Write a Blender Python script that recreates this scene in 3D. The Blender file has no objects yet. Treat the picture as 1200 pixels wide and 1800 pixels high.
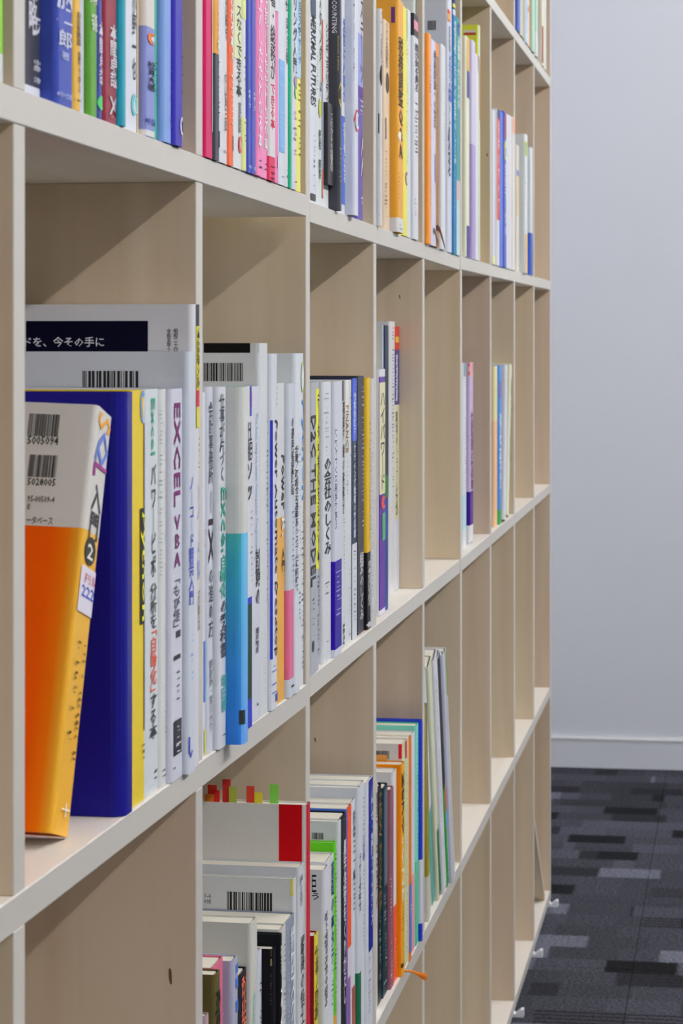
import bpy, bmesh, math, random
from mathutils import Matrix, Vector
SC = bpy.context.scene
COL = SC.collection
R_ = random.Random(7)

# ------------------------------------------------------------------ camera
HC = 1.06                              # lens height above the carpet (m)
FPX = 4300.0                           # focal length for the 1200x1800 frame
YAW = math.atan(700.0 / FPX)
cam_d = bpy.data.cameras.new('camera')
cam_d.sensor_fit = 'VERTICAL'
cam_d.sensor_height = 36.0
cam_d.lens = FPX / 1800.0 * 36.0
cam_d.shift_y = -290.0 / 1800.0
cam_d.clip_start = 0.05
cam_d.dof.use_dof = True
cam_d.dof.focus_distance = 1.95
cam_d.dof.aperture_fstop = 30.0
cam = bpy.data.objects.new('camera', cam_d)
COL.objects.link(cam)
cam.location = (0, 0, HC)
cam.rotation_euler = (math.pi / 2, 0, YAW)
SC.camera = cam

# ------------------------------------------------------------------ world, lamps, exposure
world = bpy.data.worlds.new('world')
SC.world = world
world.use_nodes = True
bg = world.node_tree.nodes['Background']
bg.inputs[0].default_value = (0.93, 0.96, 1.0, 1)
bg.inputs[1].default_value = 0.36
def tube_lamp(ly, where):                       # bare fluorescent battens in a row along the aisle, out of frame
    m = bpy.data.materials.new('fluorescent_tube')
    m.use_nodes = True
    nt = m.node_tree
    em = nt.nodes.new('ShaderNodeEmission')
    em.inputs[0].default_value = (1.0, 0.975, 0.945, 1)
    em.inputs[1].default_value = 105.0
    nt.links.new(em.outputs[0], nt.nodes['Material Output'].inputs[0])
    r, n, L = 0.022, 10, 1.2
    v = [(r * math.cos(2 * math.pi * i / n), y, r * math.sin(2 * math.pi * i / n)) for y in (-L / 2, L / 2) for i in range(n)]
    f = [(i, (i + 1) % n, n + (i + 1) % n, n + i) for i in range(n)] + [tuple(range(n))[::-1], tuple(range(n, 2 * n))]
    me = bpy.data.meshes.new('tube')
    me.from_pydata(v, [], f)
    me.materials.append(m)
    root = bpy.data.objects.new('ceiling_lamp', None)
    COL.objects.link(root)
    root.location = (1.45, ly, 2.56)
    o = bpy.data.objects.new('tube', me)
    COL.objects.link(o); o.parent = root
    hm = bpy.data.materials.new('white_lamp_body')
    me2 = bpy.data.meshes.new('housing')
    x, y, z0, z1 = 0.05, 0.63, 0.045, 0.0995
    me2.from_pydata([(a, b, c) for c in (z0, z1) for b in (-y, y) for a in (-x, x)], [], [(0, 2, 3, 1), (4, 5, 7, 6), (0, 1, 5, 4), (1, 3, 7, 5), (3, 2, 6, 7), (2, 0, 4, 6)])
    me2.materials.append(hm)
    o2 = bpy.data.objects.new('housing', me2)
    COL.objects.link(o2); o2.parent = root
    root['label'] = 'white ceiling batten lamp with bare tube, ' + where
    root['category'] = 'lamp'
    root['group'] = 'ceiling lamps along the aisle'
for ly, where in ((-0.6, 'behind the viewer'), (1.5, 'above the nearest shelf section'), (3.5, 'above the middle of the aisle'), (5.2, 'nearest the white end wall')):
    tube_lamp(ly, where)
SC.view_settings.view_transform = 'Standard'
SC.view_settings.look = 'None'
SC.view_settings.gamma = 1.0
SC.view_settings.exposure = 0.5
SC.view_settings.use_curve_mapping = False

# ------------------------------------------------------------------ materials
def lin(c):
    return c / 12.92 if c <= 0.04045 else ((c + 0.055) / 1.055) ** 2.4
def rgb(hx, k=1.0, top=0.86):
    v = [int(hx[i:i + 2], 16) / 255 for i in (1, 3, 5)]
    return [min(top, lin(c) * k) for c in v]
MATS = {}
def principled(name):
    m = bpy.data.materials.new(name)
    m.use_nodes = True
    return m, m.node_tree, m.node_tree.nodes['Principled BSDF']
def paper(hx, rough=0.42, k=1.06):
    key = (hx, rough, k)
    if key in MATS:
        return MATS[key]
    m, nt, b = principled('printed_paper_' + hx[1:])
    c = rgb(hx, k)
    n = nt.nodes.new('ShaderNodeTexNoise')
    n.inputs['Scale'].default_value = 60
    mix = nt.nodes.new('ShaderNodeMix'); mix.data_type = 'RGBA'
    mix.inputs[6].default_value = (*[x * 0.97 for x in c], 1)
    mix.inputs[7].default_value = (*[min(.9, x * 1.03) for x in c], 1)
    nt.links.new(n.outputs[0], mix.inputs[0])
    nt.links.new(mix.outputs[2], b.inputs['Base Color'])
    b.inputs['Roughness'].default_value = rough
    b.inputs['Specular IOR Level'].default_value = 0.07
    MATS[key] = m
    return m
def ramp_paper(name, axis, stops, rough=0.35):
    """paper colour that fades along one axis of the book (axis 0 thickness, 1 depth, 2 height)"""
    if name in MATS:
        return MATS[name]
    m, nt, b = principled(name)
    tc = nt.nodes.new('ShaderNodeTexCoord')
    sp = nt.nodes.new('ShaderNodeSeparateXYZ')
    nt.links.new(tc.outputs['Object'], sp.inputs[0])
    mr = nt.nodes.new('ShaderNodeMapRange')
    mr.inputs[1].default_value = stops[0][0]
    mr.inputs[2].default_value = stops[-1][0]
    nt.links.new(sp.outputs[axis], mr.inputs[0])
    cr = nt.nodes.new('ShaderNodeValToRGB')
    span = stops[-1][0] - stops[0][0]
    els = cr.color_ramp.elements
    while len(els) < len(stops):
        els.new(0.5)
    for e, (p, hx) in zip(els, stops):
        e.position = (p - stops[0][0]) / span
        e.color = (*rgb(hx, 1.25), 1)
    nt.links.new(mr.outputs[0], cr.inputs[0])
    nt.links.new(cr.outputs[0], b.inputs['Base Color'])
    b.inputs['Roughness'].default_value = rough
    b.inputs['Specular IOR Level'].default_value = 0.1
    MATS[name] = m
    return m
def pages_mat(hx):
    key = 'pages' + hx
    if key in MATS:
        return MATS[key]
    m, nt, b = principled('page_edges_' + hx[1:])
    tc = nt.nodes.new('ShaderNodeTexCoord')
    w = nt.nodes.new('ShaderNodeTexWave')
    w.inputs['Scale'].default_value = 520
    w.inputs['Distortion'].default_value = 1.5
    nt.links.new(tc.outputs['Object'], w.inputs[0])
    mix = nt.nodes.new('ShaderNodeMix'); mix.data_type = 'RGBA'
    c = rgb(hx, 1.12)
    mix.inputs[6].default_value = (*[x * 0.86 for x in c], 1)
    mix.inputs[7].default_value = (*c, 1)
    nt.links.new(w.outputs[1], mix.inputs[0])
    nt.links.new(mix.outputs[2], b.inputs['Base Color'])
    b.inputs['Roughness'].default_value = 0.8
    MATS[key] = m
    return m
def wood_mat(name, stretch, base, dark, amount=0.5):
    m, nt, b = principled(name)
    tc = nt.nodes.new('ShaderNodeTexCoord')
    oi = nt.nodes.new('ShaderNodeObjectInfo')
    mp = nt.nodes.new('ShaderNodeMapping')
    mp.inputs['Scale'].default_value = stretch
    nt.links.new(tc.outputs['Object'], mp.inputs[0])
    add = nt.nodes.new('ShaderNodeVectorMath'); add.operation = 'ADD'
    mul = nt.nodes.new('ShaderNodeMath'); mul.operation = 'MULTIPLY'; mul.inputs[1].default_value = 37
    nt.links.new(oi.outputs['Random'], mul.inputs[0])
    nt.links.new(mp.outputs[0], add.inputs[0]); nt.links.new(mul.outputs[0], add.inputs[1])
    n1 = nt.nodes.new('ShaderNodeTexNoise'); n1.inputs['Scale'].default_value = 1.0
    n1.inputs['Detail'].default_value = 5; n1.inputs['Distortion'].default_value = 0.6
    nt.links.new(add.outputs[0], n1.inputs[0])
    cr = nt.nodes.new('ShaderNodeValToRGB')
    cr.color_ramp.elements[0].position = 0.5 - 0.3 / (amount + .5); cr.color_ramp.elements[0].color = (*dark, 1)
    cr.color_ramp.elements[1].position = 0.62; cr.color_ramp.elements[1].color = (*base, 1)
    nt.links.new(n1.outputs[0], cr.inputs[0])
    hs = nt.nodes.new('ShaderNodeHueSaturation')          # each board is cut from its own sheet
    m1 = nt.nodes.new('ShaderNodeMapRange'); m1.inputs[3].default_value = 0.491; m1.inputs[4].default_value = 0.512
    m2 = nt.nodes.new('ShaderNodeMapRange'); m2.inputs[3].default_value = 0.95; m2.inputs[4].default_value = 1.05
    nt.links.new(oi.outputs['Random'], m1.inputs[0]); nt.links.new(oi.outputs['Random'], m2.inputs[0])
    nt.links.new(m1.outputs[0], hs.inputs[0]); nt.links.new(m2.outputs[0], hs.inputs[2])
    nt.links.new(cr.outputs[0], hs.inputs[4])
    nt.links.new(hs.outputs[0], b.inputs['Base Color'])
    b.inputs['Roughness'].default_value = 0.42
    b.inputs['Specular IOR Level'].default_value = 0.35
    return m
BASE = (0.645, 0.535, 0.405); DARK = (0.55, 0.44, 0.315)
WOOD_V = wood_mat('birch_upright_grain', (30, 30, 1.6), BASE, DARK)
WOOD_H = wood_mat('birch_shelf_grain_lit', (1.6, 30, 30), (0.83, 0.79, 0.735), (0.77, 0.72, 0.655))  # same birch as the uprights, paler to put light on the shelf tops
EDGE = wood_mat('pale_edge_banding', (2, 30, 2), (0.565, 0.545, 0.51), (0.53, 0.505, 0.465))

# ------------------------------------------------------------------ mesh helpers
def new_obj(name, verts, faces, mats, parent=None, fm=None, smooth=False):
    me = bpy.data.meshes.new(name)
    me.from_pydata(verts, [], faces)
    for m in (mats if isinstance(mats, (list, tuple)) else [mats]):
        me.materials.append(m)
    if fm:
        for p, i in zip(me.polygons, fm):
            p.material_index = i
    if smooth:
        for p in me.polygons:
            p.use_smooth = True
    o = bpy.data.objects.new(name, me)
    COL.objects.link(o)
    if parent:
        o.parent = parent
    return o
def box_data(x0, x1, y0, y1, z0, z1):
    v = [(x, y, z) for z in (z0, z1) for y in (y0, y1) for x in (x0, x1)]
    f = [(0, 2, 3, 1), (4, 5, 7, 6), (0, 1, 5, 4), (1, 3, 7, 5), (3, 2, 6, 7), (2, 0, 4, 6)]
    return v, f
def box(name, b, mat, parent=None):
    v, f = box_data(*b)
    return new_obj(name, v, f, mat, parent)
def bevel_box(name, b, mats, parent, bev, front=None, slope=0.0):
    """box with softened edges; the room-side face and its chamfers take the edge material"""
    bm = bmesh.new()
    v, f = box_data(*b)
    vs = [bm.verts.new(p) for p in v]
    for q in f:
        bm.faces.new([vs[i] for i in q])
    bmesh.ops.bevel(bm, geom=list(bm.edges), offset=bev, segments=1, affect='EDGES')
    bmesh.ops.recalc_face_normals(bm, faces=list(bm.faces))
    bm.normal_update()
    for q in bm.faces:
        q.material_index = 1 if (front and q.normal.y < -0.6) else 0
    for q in bm.verts:
        q.co.z += q.co.x * slope
    me = bpy.data.meshes.new(name)
    bm.to_mesh(me); bm.free()
    for m in mats:
        me.materials.append(m)
    o = bpy.data.objects.new(name, me)
    COL.objects.link(o)
    o.parent = parent
    return o
def empty(name, mw):
    e = bpy.data.objects.new(name, None)
    e.empty_display_size = 0.02
    COL.objects.link(e)
    e.matrix_world = mw
    return e
def tag(o, label, cat, group=None):
    o['label'] = label; o['category'] = cat
    if group:
        o['group'] = group
def struct(o):
    o['kind'] = 'structure'
    return o

# ------------------------------------------------------------------ room shell
def wall_mat(name, c, rough=0.6):
    m, nt, b = principled(name)
    n = nt.nodes.new('ShaderNodeTexNoise'); n.inputs['Scale'].default_value = 240; n.inputs['Detail'].default_value = 3
    bp = nt.nodes.new('ShaderNodeBump'); bp.inputs['Strength'].default_value = 0.12; bp.inputs['Distance'].default_value = 0.001
    nt.links.new(n.outputs[0], bp.inputs['Height']); nt.links.new(bp.outputs[0], b.inputs['Normal'])
    b.inputs['Base Color'].default_value = (*c, 1); b.inputs['Roughness'].default_value = rough
    return m
WALL = wall_mat('white_wall_paint', (0.665, 0.69, 0.755))
BASEB = wall_mat('white_baseboard_vinyl', (0.66, 0.685, 0.75), 0.4)
CEIL = wall_mat('white_ceiling_board', (0.75, 0.75, 0.75), 0.8)
YW = 6.19
XL = -0.69
struct(box('wall_back', (XL - 0.1, 6.0, YW, YW + 0.1, 0, 2.66), WALL))
struct(box('wall_left', (XL - 0.1, XL, -3.0, YW, 0, 2.66), WALL))
struct(box('ceiling', (XL - 0.1, 6.0, -3.0, YW + 0.1, 2.66, 2.74), CEIL))
bb = box('baseboard_back', (XL, 6.0, YW - 0.007, YW, 0.0, 0.073), BASEB)
struct(bb)
box('top_bead', (XL, 6.0, YW - 0.0095, YW, 0.071, 0.0755), wall_mat('baseboard_bead', (0.80, 0.81, 0.84), 0.3), bb)

def carpet_mat():
    m, nt, b = principled('striped_carpet_pile')
    L = nt.links
    def math_(op, a, c=None):
        n = nt.nodes.new('ShaderNodeMath'); n.operation = op
        for i, q in enumerate((a, c)):
            if q is None: continue
            if isinstance(q, (int, float)): n.inputs[i].default_value = q
            else: L.new(q, n.inputs[i])
        return n.outputs[0]
    def wn(x, y):
        cb = nt.nodes.new('ShaderNodeCombineXYZ'); L.new(x, cb.inputs[0])
        if isinstance(y, (int, float)): cb.inputs[1].default_value = y
        else: L.new(y, cb.inputs[1])
        w = nt.nodes.new('ShaderNodeTexWhiteNoise'); w.noise_dimensions = '2D'; L.new(cb.outputs[0], w.inputs[0])
        return w.outputs[0]
    g = nt.nodes.new('ShaderNodeNewGeometry')
    s = nt.nodes.new('ShaderNodeSeparateXYZ'); L.new(g.outputs['Position'], s.inputs[0])
    fz = nt.nodes.new('ShaderNodeTexNoise'); fz.inputs['Scale'].default_value = 320; fz.inputs['Detail'].default_value = 2
    L.new(g.outputs['Position'], fz.inputs[0])
    wob = math_('MULTIPLY', math_('SUBTRACT', fz.outputs[0], 0.5), 0.022)      # yarn ends blur the block edges
    X, Y = math_('ADD', s.outputs[0], wob), math_('ADD', s.outputs[1], wob)
    def layer(px, py, seed):
        row = math_('FLOOR', math_('DIVIDE', Y, py))
        off = math_('MULTIPLY', wn(row, seed + .5), px)
        col = math_('FLOOR', math_('DIVIDE', math_('ADD', X, off), px))
        return wn(math_('ADD', row, seed * 13.7), math_('ADD', col, 31.3 * seed))
    a = layer(0.122, 0.0833, 1.0)
    c = layer(0.244, 0.0833, 2.0)
    val = math_('ADD', math_('MULTIPLY', a, 0.72), math_('MULTIPLY', c, 0.28))
    cr = nt.nodes.new('ShaderNodeValToRGB'); cr.color_ramp.interpolation = 'CONSTANT'
    stops = [(0.0, .009), (0.20, .024), (0.28, .050), (0.42, .058), (0.55, .068), (0.68, .080), (0.78, .150), (0.88, .058)]
    els = cr.color_ramp.elements
    while len(els) < len(stops): els.new(0.5)
    for e, (p, v) in zip(els, stops):
        e.position = p; e.color = (v * 0.77, v * 0.81, v * 1.06, 1)
    L.new(val, cr.inputs[0])
    # some blocks carry fine woven lines
    st = math_('GREATER_THAN', layer(0.244, 0.0833, 3.0), 0.8)
    ln = math_('GREATER_THAN', math_('FRACT', math_('DIVIDE', Y, 0.0208)), 0.6)
    lines = math_('MULTIPLY', st, ln)
    mx = nt.nodes.new('ShaderNodeMix'); mx.data_type = 'RGBA'
    L.new(lines, mx.inputs[0]); L.new(cr.outputs[0], mx.inputs[6]); mx.inputs[7].default_value = (.013, .013, .016, 1)
    nz = nt.nodes.new('ShaderNodeTexNoise'); nz.inputs['Scale'].default_value = 190; nz.inputs['Detail'].default_value = 3
    L.new(g.outputs['Position'], nz.inputs[0])
    mr = nt.nodes.new('ShaderNodeMapRange'); mr.inputs[1].default_value = .3; mr.inputs[2].default_value = .7
    mr.inputs[3].default_value = .3; mr.inputs[4].default_value = 1.7; L.new(nz.outputs[0], mr.inputs[0])
    m2 = nt.nodes.new('ShaderNodeMix'); m2.data_type = 'RGBA'; m2.blend_type = 'MULTIPLY'; m2.inputs[0].default_value = 1
    L.new(mx.outputs[2], m2.inputs[6]); L.new(mr.outputs[0], m2.inputs[7])
    L.new(m2.outputs[2], b.inputs['Base Color'])
    bp = nt.nodes.new('ShaderNodeBump'); bp.inputs['Strength'].default_value = .6; bp.inputs['Distance'].default_value = .003
    L.new(nz.outputs[0], bp.inputs['Height']); L.new(bp.outputs[0], b.inputs['Normal'])
    b.inputs['Roughness'].default_value = 0.95
    b.inputs['Specular IOR Level'].default_value = 0.1
    return m
CARPET = carpet_mat()
fl = struct(box('floor', (XL - 0.1, 6.0, -3.0, YW + 0.1, -0.06, -0.004), CARPET))
tv, tf = box_data(-0.2494, 0.2494, -0.2494, 0.2494, -0.004, 0.0)
tile_me = bpy.data.meshes.new('carpet_tile')
tile_me.from_pydata(tv, [], tf)
tile_me.materials.append(CARPET)
for i in range(6):
    for j in range(9):
        o = bpy.data.objects.new('carpet_tile', tile_me)
        COL.objects.link(o); o.parent = fl
        o.location = (-0.43 + 0.5 * i, 5.94 - 0.5 * j, 0)

# ------------------------------------------------------------------ the three bookshelf sections
P, H, T, TD, DEPTH = 0.3859, 0.3846, 0.017, 0.018, 0.29
UNITS = {1:((-0.34, 1.1226, 0.1064),0.0053,-0.0051),2:((-0.343, 1.9308, 0.1008),-0.0066,-0.0029),3:((-0.3495, 3.0887, 0.0985),-0.0031,0.0061)}
UM = {}; TP = {}
for k, (o, psi, phi) in UNITS.items():
    d = Vector((math.sin(psi), math.cos(psi), 0))
    n = Vector((-math.cos(psi), math.sin(psi), 0))
    m = Matrix((d, n, Vector((0, 0, 1)))).transposed().to_4x4()
    TP[k] = math.tan(phi)                    # the floor is not quite level: boards fall or rise a few mm
    m.translation = Vector(o) + Vector((0, 0, HC))
    UM[k] = m
FOOT = paper('#d6d8de', 0.35)
def shelf_unit(k, n0, n1, s_start, s_end, left_panel, right_panel, label, knots=()):
    zb = -3 * H
    e = empty('bookshelf', UM[k] @ Matrix.Translation((0, 0, zb)))
    tag(e, label, 'bookshelf')
    zz = lambda z: z - zb
    for r in range(-1, 5):
        z0 = (1 - r) * H
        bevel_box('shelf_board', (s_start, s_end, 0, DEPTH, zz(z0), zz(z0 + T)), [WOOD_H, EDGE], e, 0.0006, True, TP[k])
    for nn in range(n0, n1):
        if left_panel and nn == 0: continue
        for r in range(0, 5):
            z0 = (1 - r) * H + T
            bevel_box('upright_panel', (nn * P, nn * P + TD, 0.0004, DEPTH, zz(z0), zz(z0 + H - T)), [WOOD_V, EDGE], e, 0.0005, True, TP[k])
    for s in ([0.0] if left_panel else []) + ([right_panel] if right_panel else []):
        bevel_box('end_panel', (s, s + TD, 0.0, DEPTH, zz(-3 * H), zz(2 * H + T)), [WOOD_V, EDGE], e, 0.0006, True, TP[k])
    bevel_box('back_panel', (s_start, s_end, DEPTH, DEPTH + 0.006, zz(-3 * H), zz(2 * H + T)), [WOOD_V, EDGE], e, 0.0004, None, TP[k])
    # small white levelling wedges under every upright
    for nn in range(n0, n1 + (1 if right_panel else 0)):
        s = nn * P
        g = (UM[k] @ Vector((s, 0, -3 * H))).z - 0.0004 + s * 0
        lift = s * TP[k]
        top = lift - 0.0008
        v = [(s, -0.0145, -g), (s + TD, -0.0145, -g), (s + TD, 0.05, -g), (s, 0.05, -g),
             (s, -0.0145, -g + 0.0115), (s + TD, -0.0145, -g + 0.0115), (s + TD, -0.0105, -g + 0.0115), (s, -0.0105, -g + 0.0115),
             (s, -0.001, -g + 0.004), (s + TD, -0.001, -g + 0.004), (s + TD, 0.004, top), (s, 0.004, top), (s + TD, 0.05, top), (s, 0.05, top)]
        f = [(3, 2, 1, 0), (0, 1, 5, 4), (4, 5, 6, 7), (7, 6, 9, 8), (8, 9, 10, 11), (11, 10, 12, 13), (2, 3, 13, 12), (0, 4, 7, 8, 11, 13, 3), (1, 2, 12, 10, 9, 6, 5)]
        new_obj('foot', v, f, FOOT, e)
    for nn, r, y, z, w, hh in knots:          # little dark knots in the veneer
        ring = [(y + w * math.cos(i * math.pi / 5) * (1 + .3 * math.sin(i)), zz((1 - r) * H + z) + nn * P * TP[k] + hh * math.sin(i * math.pi / 5) + .4 * hh * math.cos(i * math.pi / 5)) for i in range(10)]
        vv = [(nn * P - 0.0002, q, w_) for q, w_ in ring] + [(nn * P + 0.0004, q, w_) for q, w_ in ring]
        ff = [tuple(range(10)), tuple(range(19, 9, -1))] + [(i, 10 + i, 10 + (i + 1) % 10, (i + 1) % 10) for i in range(10)]
        new_obj('veneer_knot', vv, ff, paper('#6a4c30', .6), e)
    return e
shelf_unit(1, -1, 2, -P, 2 * P - 0.0012, False, None, 'birch plywood bookshelf section nearest the viewer with packed bays', [(1, 3, .017, .267, .0012, .005)])
shelf_unit(2, 0, 3, TD, 3 * P - 0.0004, True, None, 'birch plywood bookshelf section in the middle, past the joint', [(2, 2, .026, .342, .0008, .0022), (1, 3, .057, .292, .0008, .002)])
shelf_unit(3, 0, 4, 0.0, 4 * P, False, 4 * P, 'birch plywood bookshelf section farthest away by the white wall', [(1, 1, .0046, .173, .0012, .0022)])

# thin board leaning in the last bottom bay
LB = 0.285
lb = math.asin((LB - 0.0005) / 0.362)
m = UM[3] @ Matrix.Translation((3 * P + TD + LB, 0.004, -3 * H + T + 0.0002 + (3 * P + TD + LB) * TP[3])) @ Matrix.Rotation(-lb, 4, 'Y')
e = empty('loose_shelf_board', m)
tag(e, 'spare birch board leaning inside the last bottom bay', 'board')
bevel_box('board', (0, 0.010, 0, 0.27, 0, 0.362), [WOOD_V, EDGE], e, 0.0005, True)

# ------------------------------------------------------------------ lettering
_txt = {}
def text_mesh(s, mode, res=1):
    key = (s, mode)
    if key in _txt: return _txt[key]
    body = s
    if mode == 'v':
        body = '\n'.join({'ー': '｜', '「': '﹁', '」': '﹂', '　': ' ', ' ': ' '}.get(ch, ch) for ch in s)
    cu = bpy.data.curves.new('lettering', 'FONT')
    cu.body = body; cu.resolution_u = res; cu.align_x = 'CENTER' if mode == 'v' else 'LEFT'
    cu.space_line = 0.92; cu.offset = 0.014
    o = bpy.data.objects.new('lettering', cu)
    COL.objects.link(o)
    bpy.context.view_layer.update()
    dg = bpy.context.evaluated_depsgraph_get()
    me = bpy.data.meshes.new_from_object(o.evaluated_get(dg))
    vs = [(v.co.x, v.co.y) for v in me.vertices]
    fs = [tuple(p.vertices) for p in me.polygons]
    bpy.data.objects.remove(o); bpy.data.curves.remove(cu); bpy.data.meshes.remove(me)
    if mode == 'r':                         # read from top to bottom, turned a quarter clockwise
        vs = [(y, -x) for x, y in vs]
    if not vs:
        _txt[key] = None; return None
    x0 = min(v[0] for v in vs); x1 = max(v[0] for v in vs); y0 = min(v[1] for v in vs); y1 = max(v[1] for v in vs)
    vs = [((x - x0) / max(x1 - x0, 1e-6), (y - y0) / max(y1 - y0, 1e-6)) for x, y in vs]
    _txt[key] = (vs, fs)
    return _txt[key]

# ------------------------------------------------------------------ books
def profile(t, dep, r, off=0.0, arc=4):
    """outer line of a jacket seen from above: near board, spine, far board"""
    pts = [(-off, dep)]
    for i in range(arc + 1):
        a = math.pi / 2 * i / arc
        pts.append((r - (r + off) * math.cos(a), r - (r + off) * math.sin(a)))
    for i in range(arc + 1):
        a = math.pi / 2 * i / arc
        pts.append((t - r + (r + off) * math.sin(a), r - (r + off) * math.cos(a)))
    pts.append((t + off, dep))
    return pts
def spine_y(u, t, r):
    e = min(u, t - u)
    if e >= r: return 0.0
    e = max(e, 0.0)
    return r - math.sqrt(max(0.0, r * r - (r - e) ** 2))
def shell(name, outer, inner, z0, z1, mats, parent, fm_fn=None):
    n = len(outer)
    v = [(x, y, z0) for x, y in outer] + [(x, y, z1) for x, y in outer] + [(x, y, z0) for x, y in inner] + [(x, y, z1) for x, y in inner]
    f = []; fm = []
    for i in range(n - 1):
        f.append((i, i + 1, n + i + 1, n + i)); fm.append(fm_fn(i, n) if fm_fn else 0)
        f.append((2 * n + i + 1, 2 * n + i, 3 * n + i, 3 * n + i + 1)); fm.append(fm[-1])
        f.append((n + i, n + i + 1, 3 * n + i + 1, 3 * n + i)); fm.append(fm[-2])
        f.append((i + 1, i, 2 * n + i, 2 * n + i + 1)); fm.append(fm[-3])
    f.append((0, n, 3 * n, 2 * n)); fm.append(0)
    f.append((n - 1, 3 * n - 1, 4 * n - 1, 2 * n - 1)); fm.append(0)
    return new_obj(name, v, f, mats, parent, fm)
def strip(name, u0, u1, z0, z1, t, r, off, mat, parent, n=7):
    v = []; f = []
    for i in range(n + 1):
        u = u0 + (u1 - u0) * i / n
        y = spine_y(u, t, r) - off
        v += [(u, y, z0), (u, y, z1)]
        if i: f.append((2 * i - 2, 2 * i, 2 * i + 1, 2 * i - 1))
    return new_obj(name, v, f, mat, parent)
GRAD = {
 'orange': lambda: (ramp_paper('orange_to_amber_fade', 1, [(0.0, '#e2a63c'), (0.003, '#de9a2a'), (0.009, '#e06a04'), (0.018, '#dc5200'), (0.05, '#da4d00')]), ramp_paper('amber_spine_print', 2, [(0.0, '#e0a234'), (0.24, '#e3ac48')])),  # cover runs from amber at the spine to orange deeper in
 'teal': lambda: (ramp_paper('green_to_blue_print', 2, [(0.0, '#2f72c8'), (0.05, '#3480c8'), (0.12, '#3a98b0'), (0.165, '#4aa884'), (0.24, '#52ac80')]), ramp_paper('sky_spine_print', 2, [(0.0, '#5a92d8'), (0.16, '#5cb0d0'), (0.24, '#60b8c0')])),
}
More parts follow.
